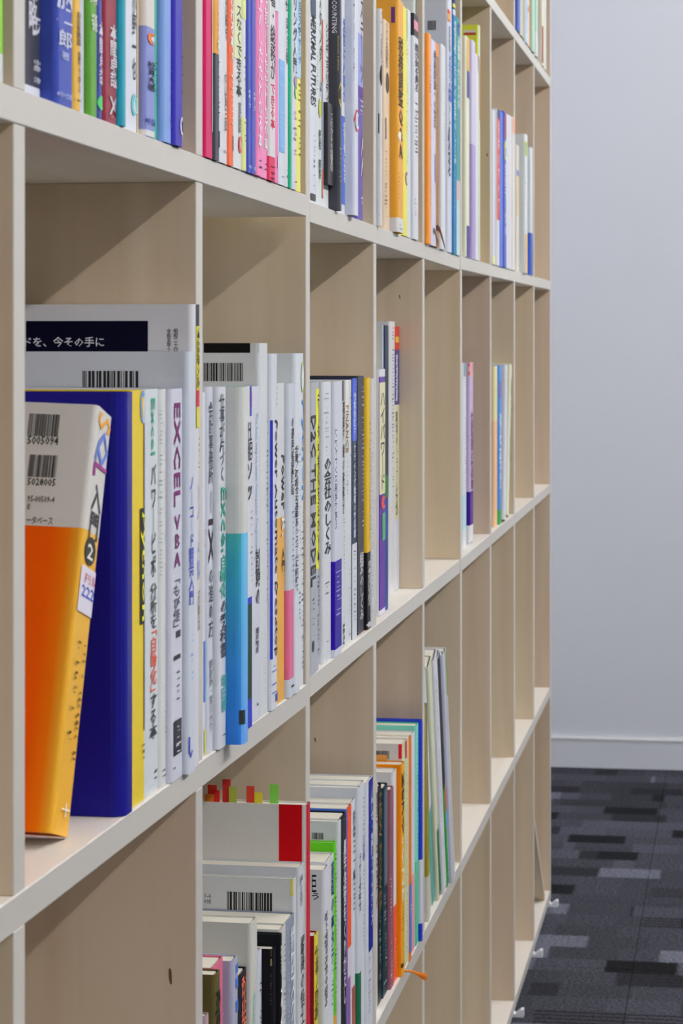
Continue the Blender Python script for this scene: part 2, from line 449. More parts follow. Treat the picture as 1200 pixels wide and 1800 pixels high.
def make_book(b):
    t, h, dep = b['t'], b['h'], b.get('dep', .148)
    a = math.radians(b.get('lean', 0)); fw = math.radians(b.get('fw', 0.0))
    es = Vector((math.cos(a), 0, -math.sin(a))); ez = Vector((math.sin(a), 0, math.cos(a))); ed = Vector((0, 1, 0))
    if fw:
        ez = ez * math.cos(fw) + ed * math.sin(fw); ed = ez.cross(es)
    L = Matrix((es, ed, ez)).transposed().to_4x4(); L.translation = Vector(b['o'])
    e = empty(b.get('name', 'book'), UM[b['u']] @ L)
    tag(e, b['label'], b.get('cat', 'book'), ('topmost', 'upper', 'middle', 'lower')[b['row']] + ' row of shelved books')
    r = b.get('r') or min(0.3 * t, 0.0032)
    gl = b.get('gl', .38)
    c = 0.0009
    if b.get('grad'):
        mc, ms = GRAD[b['grad']]()
    else:
        mc = paper(b['cov'], gl) if b.get('cov') else paper(b['col'], gl); ms = paper(b['col'], gl)
    n_arc = 4
    outer = profile(t, dep, r); inner = profile(t - 2 * c, dep, max(r - c, 2e-4))
    inner = [(x + c, max(y, 0) + (c if y < dep - 1e-6 else 0)) for x, y in inner]
    # near board keeps the cover colour, from mid-corner on the spine colour
    cv = shell('cover', outer, inner, 0, h, [mc, ms], e, lambda i, n: 0 if (i < 1 + n_arc // 2 or i >= n - 1 - n_arc // 2) else 1)
    if b.get('name') == 'file_folder':
        pb = box('page_block', (c + .003, t - c - .003, .006, dep - .004, .004, h - .012), pages_mat('#d8d4c8'), e)
    else:
        pb = box('page_block', (c + 1e-4, t - c - 1e-4, c + .0008 + r * .4, dep - .002, .0012, h - .0012), pages_mat(b.get('pg', '#d8d4c8')), e)
    lay = 1
    for it in b['it']:
        k = it[0]; off = 0.00008 + 0.00002 * lay; sof = 0.0003 + 0.00004 * lay; lay += 1
        if k == 'p':
            strip('spine_panel', max(it[1], 0), it[2], it[3], it[4], t, r, sof, paper(it[5], gl), cv, 10)
        elif k == 'obi':
            po = profile(t, dep * .985, r, off); pi = profile(t, dep * .985, r, off - .00005)
            shell('paper_band' if it[1] < .002 else 'printed_band', po, pi, it[1] if it[1] > 0 else .0003, it[2] - (1e-4 if it[2] >= h else 0) + (2e-4 if it[2] >= h else 0), paper(it[3], gl), cv)
        elif k == 'band':                  # a loosened paper strip standing off the spine
            po = profile(t, dep * .6, r, .0012); pi = profile(t, dep * .6, r, .0009)
            po = [(x, y - (.0035 if y < r * 1.2 else 0)) for x, y in po]; pi = [(x, y - (.0035 if y < r * 1.2 else 0)) for x, y in pi]
            o = shell('paper_band', po, pi, it[1], it[2], paper(it[3], .3), e)
            tm = text_mesh('これからの経営術', 'v')
            tv_ = [(t * .35 + x * t * .4, -.0049, it[1] + .012 + z * (it[2] - it[1] - .02)) for x, z in tm[0]]
            new_obj('band_lettering', tv_, tm[1], paper('#c9c9cc'), o)
        elif k == 't':
            tm = text_mesh(it[1], it[2])
            if not tm: continue
            u0, u1, z0, z1 = it[3:7]
            u0 = max(u0, r * .3); u1 = min(u1, t - r * .25)
            vv = []
            for x, y in tm[0]:
                u = u0 + x * (u1 - u0)
                vv.append((u, spine_y(u, t, r) - sof - .00012, z0 + y * (z1 - z0)))
            new_obj('title', vv, tm[1], paper(it[7], .5, 1.05), cv)
        elif k == 'ct':
            tm = text_mesh(it[1], it[2])
            v0, v1, z0, z1 = it[3:7]
            # on the near board the viewer reads from far depth (left) to the spine (right)
            new_obj('cover_lettering', [(-off, v1 - x * (v1 - v0), z0 + y * (z1 - z0)) for x, y in tm[0]], tm[1], paper(it[7], .5, 1.05), cv)
        elif k == 'cp':
            v0, v1, z0, z1 = it[1:5]
            if v0 < r: v0 = r * .35
            pts = [v0 + (v1 - v0) * i / 6 for i in range(7)]
            vv = []; ff = []
            for i, q in enumerate(pts):
                x = (r - math.sqrt(max(0, r * r - (r - q) ** 2))) if q < r else 0.0
                vv += [(x - off, q, z0), (x - off, q, z1)]
                if i: ff.append((2 * i, 2 * i - 2, 2 * i - 1, 2 * i + 1))
            new_obj('cover_panel', vv, ff, paper(it[5], gl), cv)
        elif k == 'bar':
            v0, v1, z0, z1 = it[1:5]
            q = v0; vv = []; ff = []
            unit = (v1 - v0) / 62
            while q < v1:
                w = unit * R_.choice((.7, 1, 1, 2, 3)); g = unit * R_.choice((.7, 1, 1, 2))
                w = min(w, v1 - q)
                i = len(vv)
                vv += [(-off, q + w, z0), (-off, q, z0), (-off, q, z1), (-off, q + w, z1)]; ff.append((i, i + 1, i + 2, i + 3))
                q += w + g
            new_obj('barcode', vv, ff, paper('#2a2a2a', .5, 1.0), cv)
        elif k == 'm':
            u0, u1, z0, z1 = it[1:5]
            vv = []; ff = []; z = z1
            cell = min(max((u1 - u0) * .7, .0014), .0036)
            while z > z0:
                hh = cell * R_.uniform(.45, .95)
                if R_.random() < .86:
                    for _ in range(R_.choice((1, 2, 2))):
                        ua = u0 + (u1 - u0) * R_.uniform(0, .4); ub = u0 + (u1 - u0) * R_.uniform(.6, 1)
                        za = z - hh * R_.uniform(.0, .6); zb = max(za - hh * R_.uniform(.15, .4), z0)
                        i = len(vv)
                        vv += [(x, spine_y(x, t, r) - sof - .0001, q) for x, q in ((ua, zb), (ub, zb), (ub, za), (ua, za))]; ff.append((i, i + 1, i + 2, i + 3))
                z -= cell * 1.12
            if vv: new_obj('small_print', vv, ff, paper(it[5], .5, 1.05), cv)
        elif k == 'oval':
            u0, u1, z0, z1 = it[1:5]
            n = 20; vv = []
            for i in range(n):
                g = 2 * math.pi * i / n
                u = (u0 + u1) / 2 + (u1 - u0) / 2 * math.cos(g)
                vv.append((u, spine_y(u, t, r) - sof - .0001, (z0 + z1) / 2 + (z1 - z0) / 2 * math.sin(g)))
            new_obj('emblem', vv, [tuple(range(n))], paper(it[5], gl), cv)
        elif k == 'flag':
            x, v0, v1, z0, z1, cl = it[1:7]
            box('sticky_flag', (x - .00012, x + .00012, v0, v1, z0, z1), flag_mat(cl), pb)
        elif k == 'tassel':
            tassel(e, t)
    return e
def flag_mat(hx):
    key = 'flag' + hx
    if key in MATS: return MATS[key]
    m, nt, b = principled('translucent_flag_' + hx[1:])
    b.inputs['Base Color'].default_value = (*rgb(hx, 1.2), 1)
    b.inputs['Roughness'].default_value = .4
    b.inputs['Transmission Weight'].default_value = 0.0
    tr = nt.nodes.new('ShaderNodeBsdfTranslucent'); tr.inputs[0].default_value = (*rgb(hx, 1.3), 1)
    mx = nt.nodes.new('ShaderNodeMixShader'); mx.inputs[0].default_value = .4
    out = nt.nodes['Material Output']
    nt.links.new(b.outputs[0], mx.inputs[1]); nt.links.new(tr.outputs[0], mx.inputs[2]); nt.links.new(mx.outputs[0], out.inputs[0])
    MATS[key] = m
    return m
def tube(name, paths, mat, parent, n=5):
    vv = []; ff = []
    for path in paths:
        base = len(vv)
        for i, (p, rad) in enumerate(path):
            p = Vector(p)
            q = Vector(path[min(i + 1, len(path) - 1)][0]) - Vector(path[max(i - 1, 0)][0])
            q.normalize()
            s = q.cross(Vector((0, 0, 1)) if abs(q.z) < .9 else Vector((1, 0, 0))).normalized(); w = q.cross(s)
            for j in range(n):
                g = 2 * math.pi * j / n
                vv.append(tuple(p + (s * math.cos(g) + w * math.sin(g)) * rad))
            if i:
                for j in range(n):
                    ff.append((base + (i - 1) * n + j, base + (i - 1) * n + (j + 1) % n, base + i * n + (j + 1) % n, base + i * n + j))
        ff.append(tuple(base + j for j in range(n))[::-1]); ff.append(tuple(base + (len(path) - 1) * n + j for j in range(n)))
    return new_obj(name, vv, ff, mat, parent, smooth=True)
def tassel(e, t):
    m = paper('#ef8a2c', .7)
    core = [((t * .8, .004, .0014), .0011), ((t * .8, -.004, .0016), .0012), ((t * .85, -.010, .0008), .0013), ((t * .9, -.0145, -.0022), .0012)]
    paths = [core]
    for i in range(26):
        dx = R_.uniform(-.007, .009); dz = R_.uniform(-.0055, .003); L = R_.uniform(.8, 1.1)
        paths.append([((t * .85, -.010, .0008), .0004), ((t * .88 + dx * .3, -.0145, -.0015 + dz * .4), .00045), ((t * .95 + dx, -.0145 - .0085 * L, -.004 + dz), .0003)])
    tube('bookmark_tassel', paths, m, e)

BOOKS = [
{'label': 'lime green and white book at the left edge, upper row', 'u': 1, 'o': [-0.04016, 0.002, 0.0175], 't': 0.03, 'h': 0.21, 'col': '#83c92b', 'row': 1, 'cell': 0, 'it': [('obi', 0.0, 0.01373, '#c9ccd2')]},
{'label': 'charcoal book with white foot, first in the upper left bay', 'u': 1, 'o': [0.03334, 0.0095, 0.01713], 't': 0.042, 'h': 0.205, 'col': '#3c3d47', 'row': 1, 'cell': 1, 'it': [('t', '爆略', 'v', 0.01901, 0.03459, 0.03309, 0.06622, '#c8cad6'), ('t', 'ラ', 'v', 0.021, 0.042, 0.03224, 0.04215, '#c8cad6'), ('t', '中原 淳', 'v', 0.02753, 0.04067, 0.00901, 0.02091, '#c2c4d0'), ('obi', 0.0, 0.00675, '#ccd0dc')]},
{'label': 'wide royal blue book beside the charcoal one, upper row', 'u': 1, 'o': [0.07584, 0.00101, 0.01691], 't': 0.02942, 'h': 0.21, 'col': '#3d4ea6', 'row': 1, 'cell': 1, 'it': [('t', '脳', 'v', 0.00059, 0.02636, 0.04849, 0.06596, '#c3c9e4'), ('t', '一郎', 'v', 0.00059, 0.02636, 0.02956, 0.04325, '#c3c9e4'), ('t', '著', 'v', 0.00536, 0.02029, 0.02344, 0.02752, '#a9b2dc'), ('t', '中経', 'h', 0.00059, 0.02636, 0.00364, 0.00656, '#a4afdd')]},
{'label': 'slim yellow book with brown lettering, upper row, right of royal blue', 'u': 1, 'o': [0.10576, 0.00054, 0.01676], 't': 0.01306, 'h': 0.205, 'col': '#dfb24c', 'row': 1, 'cell': 1, 'it': [('t', '自治体職員', 'v', 0.00313, 0.01152, 0.0338, 0.05157, '#6a5430'), ('t', '実例で学ぶ', 'v', 0.00541, 0.01152, 0.00952, 0.03084, '#6a5430'), ('m', 0.00086, 0.01152, 0.00241, 0.00567, '#8a6a30')]},
{'label': 'pale lavender grey slim book, upper row, before the green one', 'u': 1, 'o': [0.11932, 0.0045, 0.01669], 't': 0.02094, 'h': 0.2, 'col': '#b9bfd0', 'row': 1, 'cell': 1, 'it': []},
{'label': 'leaf green book with white title, upper row', 'u': 1, 'o': [0.14076, 0.00198, 0.01658], 't': 0.01605, 'h': 0.21, 'col': '#5a963a', 'row': 1, 'cell': 1, 'it': [('t', '本間卓', 'v', 0.00057, 0.01475, 0.05977, 0.08109, '#d5e0cb'), ('t', '経営', 'v', 0.00184, 0.01475, 0.04606, 0.0552, '#d5e0cb')]},
{'label': 'narrow indigo book with white characters, between green and maroon books', 'u': 1, 'o': [0.15731, 0.002, 0.0165], 't': 0.01009, 'h': 0.21, 'col': '#414a94', 'row': 1, 'cell': 1, 'it': [('t', '本間卓哉', 'v', 0.00166, 0.01009, 0.01864, 0.0531, '#d0d4e6'), ('oval', 0.00061, 0.00903, 0.0051, 0.0131, '#57c978')]},
{'label': 'maroon book with heavy white title, upper row', 'u': 1, 'o': [0.1679, 0.00118, 0.01644], 't': 0.02652, 'h': 0.21, 'col': '#8a3443', 'row': 1, 'cell': 1, 'it': [('t', '本間卓哉', 'v', 0.00982, 0.02591, 0.01942, 0.05436, '#d8d2da'), ('t', 'X', 'v', 0.00833, 0.02591, 0.00444, 0.01442, '#cfc7d2'), ('m', 0.00534, 0.02346, 0.0007, 0.00413, '#b98a94')]},
{'label': 'plain teal book, upper row, right of the maroon book', 'u': 1, 'o': [0.19492, -0.00128, 0.01631], 't': 0.01124, 'h': 0.21, 'col': '#2b93a8', 'row': 1, 'cell': 1, 'it': []},
{'label': 'white book with pink far edge and turquoise swirl, upper row', 'u': 1, 'o': [0.20724, 0.0035, 0.01624], 't': 0.042, 'h': 0.21, 'col': '#cfd2de', 'row': 1, 'cell': 1, 'it': [('t', '小野一也', 'v', 0.02833, 0.037, 0.03039, 0.08076, '#4a4a58'), ('oval', 0.02587, 0.03949, 0.00973, 0.022, '#5cbcc4'), ('oval', 0.03079, 0.042, 0.01134, 0.02038, '#cfd2de'), ('p', 0.04024, 0.042, 0.0, 0.21, '#d8709a')]},
{'label': 'very thin pale yellow book, upper row, beside the lavender one', 'u': 1, 'o': [0.24974, 0.0045, 0.01603], 't': 0.00674, 'h': 0.205, 'col': '#d8c98c', 'row': 1, 'cell': 1, 'it': []},
{'label': 'lavender blue book with cream top and orange ring, upper row', 'u': 1, 'o': [0.25699, 0.00073, 0.01599], 't': 0.02324, 'h': 0.205, 'col': '#8189c4', 'row': 1, 'cell': 1, 'it': [('obi', 0.06387, 0.205, '#cfcac6'), ('oval', 0.00371, 0.02324, 0.05424, 0.06088, '#e2762f'), ('oval', 0.01146, 0.02245, 0.05623, 0.05922, '#d9dbe6'), ('t', '松井大輔', 'v', 0.00371, 0.02324, 0.02702, 0.04428, '#23283f'), ('t', '中経', 'h', 0.00046, 0.02324, 0.0071, 0.01108, '#4a52a0'), ('obi', 0.0, 0.00378, '#cfced2')]},
{'label': 'thin sea green book, upper row, between lavender and sky blue books', 'u': 1, 'o': [0.28073, 0.0025, 0.01587], 't': 0.01295, 'h': 0.21, 'col': '#45a894', 'row': 1, 'cell': 1, 'it': [('m', 0.0079, 0.01295, 0.02068, 0.04759, '#1c4a52')]},
{'label': 'sky blue book, upper row, last but one in its bay', 'u': 1, 'o': [0.29418, -0.00067, 0.0158], 't': 0.02163, 'h': 0.21, 'col': '#7b9bd6', 'row': 1, 'cell': 1, 'it': [('m', 0.01627, 0.02163, 0.00882, 0.05646, '#4c72b6')]},
{'label': 'deep violet blue book with white logo, upper row, last in its bay', 'u': 1, 'o': [0.31631, -0.00231, 0.01569], 't': 0.02239, 'h': 0.2, 'col': '#3a35a6', 'row': 1, 'cell': 1, 'it': [('t', 'デジタル', 'v', 0.01636, 0.02239, 0.05925, 0.0817, '#7d7cd0'), ('m', 0.01786, 0.02239, 0.02989, 0.0558, '#7d7cd0'), ('oval', 0.01276, 0.02239, 0.00709, 0.01815, '#d6d7ea'), ('oval', 0.01786, 0.02239, 0.00917, 0.01607, '#3a35a6'), ('m', 0.01336, 0.02239, 0.00157, 0.0064, '#9a99d8')]},
{'label': 'magenta book with white far stripe, first in its upper bay', 'u': 1, 'o': [0.4052, -0.00118, 0.01523], 't': 0.02253, 'h': 0.2, 'col': '#c4245f', 'row': 1, 'cell': 2, 'it': [('p', 0.01782, 0.02253, 0.01739, 0.2, '#cfd2d8'), ('m', 0.01899, 0.02253, 0.03568, 0.06934, '#d86a88')]},
{'label': 'amber and black book, upper row, right of the magenta book', 'u': 1, 'o': [0.42823, -0.002, 0.01512], 't': 0.01634, 'h': 0.2, 'col': '#3d3f47', 'row': 1, 'cell': 2, 'it': [('obi', 0.06923, 0.2, '#d79a45'), ('t', 'しくみ本', 'v', 0.00704, 0.01531, 0.07109, 0.10442, '#ece6da'), ('m', 0.0122, 0.01634, 0.02849, 0.06553, '#9a9ca4'), ('p', 0.01385, 0.01634, 0.00886, 0.0196, '#4d86c9')]},
{'label': 'white book with small grey author name, upper row, after amber and black', 'u': 1, 'o': [0.44508, -0.001, 0.01503], 't': 0.02785, 'h': 0.2, 'col': '#cdd0d9', 'row': 1, 'cell': 2, 'it': [('t', '力が続き', 'v', 0.01944, 0.02785, 0.08215, 0.11896, '#4c4e58'), ('t', '丸山洋三郎', 'v', 0.01706, 0.02424, 0.0213, 0.06074, '#6a6c78'), ('m', 0.01349, 0.02424, 0.00553, 0.00928, '#8a8c98')]},
{'label': 'orange red book with white title, upper row', 'u': 1, 'o': [0.47343, -0.0015, 0.01489], 't': 0.01707, 'h': 0.2, 'col': '#e36a3f', 'row': 1, 'cell': 2, 'it': [('t', 'われる本', 'v', 0.0041, 0.01607, 0.07905, 0.11485, '#f0ebe6'), ('t', '業', 'v', 0.00707, 0.01607, 0.07143, 0.076, '#f4dccf'), ('m', 0.00707, 0.01306, 0.02915, 0.06153, '#f0cdbb'), ('p', 0.01306, 0.01707, 0.01049, 0.02077, '#5b93cf')]},
{'label': 'white book with pale green top and large black kana, upper row', 'u': 1, 'o': [0.491, -0.001, 0.0148], 't': 0.02789, 'h': 0.2, 'col': '#d0d3d6', 'row': 1, 'cell': 2, 'it': [('p', 0.0, 0.02789, 0.07419, 0.2, '#d3dcb0'), ('t', 'スなくできる本', 'v', 0.00828, 0.02525, 0.04871, 0.11049, '#3a3c3c'), ('t', '宮武貴美', 'v', 0.01476, 0.02393, 0.024, 0.04562, '#5a5c60'), ('oval', 0.01476, 0.02657, 0.01087, 0.02245, '#cf4348'), ('oval', 0.01946, 0.02789, 0.01318, 0.02322, '#d0d3d6')]},
{'label': 'white book with pale yellow foot, upper row, beside the twin blue books', 'u': 1, 'o': [0.51939, -0.0012, 0.01465], 't': 0.01379, 'h': 0.2, 'col': '#cfd2d4', 'row': 1, 'cell': 2, 'it': [('p', 0.0, 0.01379, 0.10418, 0.2, '#d6dc96'), ('p', 0.0, 0.01379, 0.0, 0.03614, '#d4d88e'), ('m', 0.0069, 0.01379, 0.05491, 0.08072, '#4c4e50'), ('m', 0.00461, 0.01379, 0.0205, 0.03458, '#5d6040')]},
{'label': 'first of two matching royal blue books, upper row', 'u': 1, 'o': [0.53369, -0.002, 0.01458], 't': 0.0131, 'h': 0.2, 'col': '#434fa8', 'row': 1, 'cell': 2, 'it': [('t', 'のホープ', 'v', 0.00173, 0.00871, 0.04459, 0.0572, '#d7dbee'), ('m', 0.00959, 0.01222, 0.02093, 0.05444, '#8d96cf'), ('t', '中経', 'h', 0.0026, 0.01222, 0.00241, 0.00517, '#c4caea')]},
{'label': 'second of two matching royal blue books, next to pink ones', 'u': 1, 'o': [0.54729, -0.002, 0.01451], 't': 0.0153, 'h': 0.2, 'col': '#4855ae', 'row': 1, 'cell': 2, 'it': [('t', 'のホープ', 'v', 0.005, 0.01133, 0.04408, 0.0572, '#d7dbee'), ('m', 0.01212, 0.01451, 0.02222, 0.05402, '#8d96cf'), ('t', '中経', 'h', 0.00579, 0.01451, 0.00234, 0.00512, '#c4caea')]},
{'label': 'first of two matching pink books with white kana, upper row', 'u': 1, 'o': [0.56309, -0.00271, 0.01443], 't': 0.01818, 'h': 0.2, 'col': '#e583b4', 'row': 1, 'cell': 2, 'it': [('t', '上のしたたわかる本', 'v', 0.0026, 0.01705, 0.01889, 0.1281, '#f2e6ee'), ('m', 0.00702, 0.01593, 0.00564, 0.01167, '#5a3a50')]},
{'label': 'second of two matching pink books, before the crimson one', 'u': 1, 'o': [0.58177, -0.0012, 0.01433], 't': 0.02564, 'h': 0.2, 'col': '#e48ab9', 'row': 1, 'cell': 2, 'it': [('t', '上司のしたたわかる本', 'v', 0.01255, 0.0247, 0.01958, 0.13142, '#f2e6ee'), ('m', 0.01441, 0.02376, 0.00616, 0.01185, '#5a3a50')]},
{'label': 'crimson and white book with red and black kana, upper row', 'u': 1, 'o': [0.60791, -0.002, 0.0142], 't': 0.02521, 'h': 0.2, 'col': '#cf2d55', 'row': 1, 'cell': 2, 'it': [('p', 0.0005, 0.02521, 0.01721, 0.2, '#cdcfd2'), ('t', '署・総務が', 'v', 0.0043, 0.02461, 0.07333, 0.13935, '#3c3c40'), ('t', 'できる本', 'v', 0.0043, 0.02069, 0.03702, 0.07003, '#cf3357'), ('m', 0.0043, 0.0237, 0.00236, 0.01061, '#8a1c3c')]},
{'label': 'thin pink and white book, upper row, right of the crimson one', 'u': 1, 'o': [0.63362, -0.0012, 0.01407], 't': 0.01665, 'h': 0.2, 'col': '#e07fb2', 'row': 1, 'cell': 2, 'it': [('p', 0.0, 0.01665, 0.12589, 0.2, '#cdd3de'), ('oval', 0.01009, 0.01665, 0.00981, 0.0215, '#dfe0ea')]},
{'label': 'white book with light blue banded panel, upper row', 'u': 1, 'o': [0.65077, -0.001, 0.01398], 't': 0.02501, 'h': 0.2, 'col': '#cdd3de', 'row': 1, 'cell': 2, 'it': [('p', 0.0, 0.02501, 0.0241, 0.09254, '#7db0e2'), ('m', 0.00174, 0.02377, 0.02663, 0.09085, '#96c2ea'), ('m', 0.01024, 0.02253, 0.00509, 0.0072, '#8c90a0')]},
{'label': 'white book with black headline, upper row, left of emerald book', 'u': 1, 'o': [0.67628, -0.0008, 0.01385], 't': 0.01418, 'h': 0.2, 'col': '#cfd1d4', 'row': 1, 'cell': 2, 'it': [('t', '仕', 'v', 0.0019, 0.01418, 0.13172, 0.14026, '#2c2c30'), ('t', '現場への５の期間', 'v', 0.00325, 0.01281, 0.09243, 0.1266, '#4a4a50'), ('m', 0.00325, 0.01281, 0.00702, 0.013, '#55565c')]},
{'label': 'slim emerald green book, upper row', 'u': 1, 'o': [0.69096, -0.00114, 0.01378], 't': 0.0127, 'h': 0.198, 'col': '#0f9a72', 'row': 1, 'cell': 2, 'it': []},
{'label': 'white book with black katakana and green leaf, upper row', 'u': 1, 'o': [0.70416, -0.001, 0.01371], 't': 0.02022, 'h': 0.2, 'col': '#cdcfd6', 'row': 1, 'cell': 2, 'it': [('t', 'リング入門', 'v', 0.00322, 0.01921, 0.08915, 0.14689, '#3e3f46'), ('oval', 0.00819, 0.02022, 0.06961, 0.0796, '#55b054'), ('oval', 0.00619, 0.0182, 0.07873, 0.08698, '#9a8fb4'), ('m', 0.00421, 0.0182, 0.0275, 0.06006, '#9a9ca6'), ('m', 0.01018, 0.01921, 0.00406, 0.00753, '#3c3d44')]},
{'label': 'light blue and yellow slim book, upper row, last in its bay', 'u': 1, 'o': [0.72488, 0.0005, 0.0136], 't': 0.02437, 'h': 0.2, 'col': '#e2df66', 'row': 1, 'cell': 2, 'it': [('p', 0.0, 0.02437, 0.08785, 0.2, '#a9cdea'), ('t', '百日ス学', 'v', 0.01003, 0.02437, 0.12081, 0.14805, '#2c4a80'), ('t', 'サシサ', 'v', 0.01003, 0.02437, 0.09884, 0.11905, '#5a86c8'), ('m', 0.01087, 0.02437, 0.04918, 0.08433, '#8a8030'), ('m', 0.01255, 0.02267, 0.0294, 0.04259, '#6a7030')]},
{'label': 'white book with bold black capitals, first past the joint, upper row', 'u': 2, 'o': [0.02778, 0.0035, 0.01722], 't': 0.042, 'h': 0.21, 'col': '#cdd3de', 'row': 1, 'cell': 3, 'it': [('p', 0.01396, 0.03885, 0.15538, 0.21, '#33435c'), ('t', 'MERKMAL FUTURES', 'r', 0.01458, 0.03822, 0.0806, 0.15491, '#33343a'), ('m', 0.02788, 0.0357, 0.01284, 0.05723, '#7a7c8c'), ('p', 0.01243, 0.03727, 0.00255, 0.00816, '#3a3b42')]},
{'label': 'white book with olive oval and orange edge stripe, upper row', 'u': 2, 'o': [0.07028, 0.004, 0.0171], 't': 0.0391, 'h': 0.21, 'col': '#ccd3d6', 'row': 1, 'cell': 3, 'it': [('t', 'スタンダード', 'v', 0.01771, 0.02872, 0.09189, 0.17771, '#3c4044'), ('m', 0.0061, 0.01044, 0.09666, 0.13242, '#84bc78'), ('oval', 0.01262, 0.02798, 0.07425, 0.09046, '#b4ba3c'), ('t', '著者\u3000藤原', 'v', 0.01334, 0.02504, 0.02276, 0.06424, '#3a3c42'), ('p', 0.03094, 0.0391, 0.10524, 0.15864, '#d9664a'), ('p', 0.03094, 0.0391, 0.00798, 0.03229, '#e08468'), ('p', 0.03094, 0.0391, 0.03229, 0.10524, '#aebed0')]},
{'label': 'white book with loose black paper band, upper row', 'u': 2, 'o': [0.10988, 0.005, 0.01698], 't': 0.03593, 'h': 0.205, 'col': '#d2d4d6', 'row': 1, 'cell': 3, 'it': [('t', 'シンギュラリティ', 'v', 0.01763, 0.03286, 0.09101, 0.15899, '#55565c'), ('band', 0.02012, 0.08955, '#2a2b2f')]},
{'label': 'broad charcoal book with gilt emblem, upper row', 'u': 2, 'o': [0.14631, -0.00434, 0.01688], 't': 0.01272, 'h': 0.21, 'col': '#44464f', 'row': 1, 'cell': 3, 'it': [('ct', 'COUNTING', 'r', 0.00248, 0.00694, 0.15265, 0.18095, '#cfcfd2'), ('ct', 'Business Edition', 'r', 0.0005, 0.00198, 0.12024, 0.14958, '#b3a566'), ('oval', 0.00025, 0.00539, 0.08852, 0.11061, '#c7b14a'), ('oval', 0.00025, 0.00539, 0.09146, 0.10766, '#4a4636'), ('m', 0.00025, 0.00539, 0.02469, 0.05415, '#b3a566')]},
{'label': 'slim white and blue book, upper row, right of the charcoal book', 'u': 2, 'o': [0.17581, 0.002, 0.01679], 't': 0.042, 'h': 0.205, 'col': '#cfd4de', 'row': 1, 'cell': 3, 'it': [('t', '経営は人事が', 'v', 0.02751, 0.04018, 0.09897, 0.17417, '#4d6fc8'), ('p', 0.0, 0.042, 0.00874, 0.08644, '#4568cc'), ('t', '経営者になる', 'v', 0.02841, 0.04018, 0.02779, 0.08193, '#e4e8f4')]},
{'label': 'broad pale lavender book with black brush kana, upper row', 'u': 2, 'o': [0.21831, -0.00637, 0.01667], 't': 0.02405, 'h': 0.215, 'col': '#ccd0de', 'row': 1, 'cell': 3, 'it': [('ct', 'ブリッグ', 'v', 0.0, 0.00102, 0.11781, 0.1911, '#2e3036'), ('oval', 0.00048, 0.02405, 0.07482, 0.09517, '#c05058'), ('oval', 0.00383, 0.02405, 0.07737, 0.09263, '#ccd0de')]},
{'label': 'purple and white book with brush lettering, upper row, last in its bay', 'u': 2, 'o': [0.27863, 0.001, 0.01649], 't': 0.042, 'h': 0.21, 'col': '#5c4a9c', 'row': 1, 'cell': 3, 'it': [('p', 0.0, 0.042, 0.1714, 0.21, '#c9cad6'), ('p', 0.0, 0.042, 0.12311, 0.1714, '#8a94cc'), ('t', 'ステーツ', 'v', 0.02178, 0.03909, 0.12678, 0.20289, '#34364c'), ('p', 0.0, 0.042, 0.11366, 0.12311, '#4c1f86'), ('m', 0.01892, 0.03909, 0.09791, 0.11104, '#cfd0e4'), ('t', '人人', 'v', 0.02608, 0.042, 0.04018, 0.07692, '#dfe0ec'), ('m', 0.02178, 0.03909, 0.01393, 0.02968, '#cfd0e4')]},
{'label': 'off white book with black oval, first in the third upper bay', 'u': 2, 'o': [0.4052, -0.004, 0.01612], 't': 0.01032, 'h': 0.21, 'col': '#cccdd2', 'row': 1, 'cell': 4, 'it': [('t', 'ハーバードの人生が変わる', 'v', 0.00021, 0.00774, 0.15705, 0.208, '#55575f'), ('oval', 0.00021, 0.00424, 0.13505, 0.15595, '#3a3b3e'), ('p', 0.0, 0.00021, 0.08938, 0.10864, '#3a3b40'), ('m', 0.0, 0.00021, 0.04922, 0.07453, '#9298a2'), ('m', 0.0, 0.00021, 0.00851, 0.01236, '#6a6c74')]},
{'label': 'beige book with black oval, twin of the off white one, upper row', 'u': 2, 'o': [0.47829, 0.003, 0.01591], 't': 0.042, 'h': 0.21, 'col': '#d6c1a6', 'row': 1, 'cell': 4, 'it': [('t', 'ハーバードの人生が変わる', 'v', 0.00909, 0.02818, 0.163, 0.208, '#6a5a4c'), ('oval', 0.0118, 0.03369, 0.13788, 0.159, '#4a453e'), ('p', 0.008, 0.01342, 0.09107, 0.11219, '#4a443c'), ('m', 0.00368, 0.01996, 0.02314, 0.08023, '#9a8468'), ('m', 0.00368, 0.01996, 0.01116, 0.01458, '#5a4c40')]},
{'label': 'amber yellow book with black title and white foot, upper row', 'u': 2, 'o': [0.52336, -0.00506, 0.01578], 't': 0.042, 'h': 0.23661, 'col': '#dfa33f', 'row': 1, 'cell': 4, 'it': [('cp', 0.00325, 0.00732, 0.21193, 0.22798, '#6a3a8a'), ('t', '税務調整Q&A', 'v', 0.00084, 0.03657, 0.07628, 0.19943, '#3c2a18'), ('oval', 0.00084, 0.02041, 0.09254, 0.103, '#e8e2d4'), ('m', 0.00084, 0.00975, 0.03329, 0.06059, '#8a6028'), ('obi', 0.0, 0.0147, '#cfd0d4'), ('m', 0.00084, 0.03116, 0.00425, 0.00889, '#5c5c60')]},
{'label': 'slim lemon yellow book, upper row, after the amber one', 'u': 2, 'o': [0.58712, -0.001, 0.0156], 't': 0.042, 'h': 0.23924, 'col': '#dfdb4e', 'row': 1, 'cell': 4, 'it': [('p', 0.03542, 0.042, 0.20647, 0.23864, '#6bb0b8'), ('m', 0.03378, 0.042, 0.07423, 0.20171, '#7c7c3c'), ('oval', 0.02399, 0.042, 0.05338, 0.06827, '#a06aa0')]},
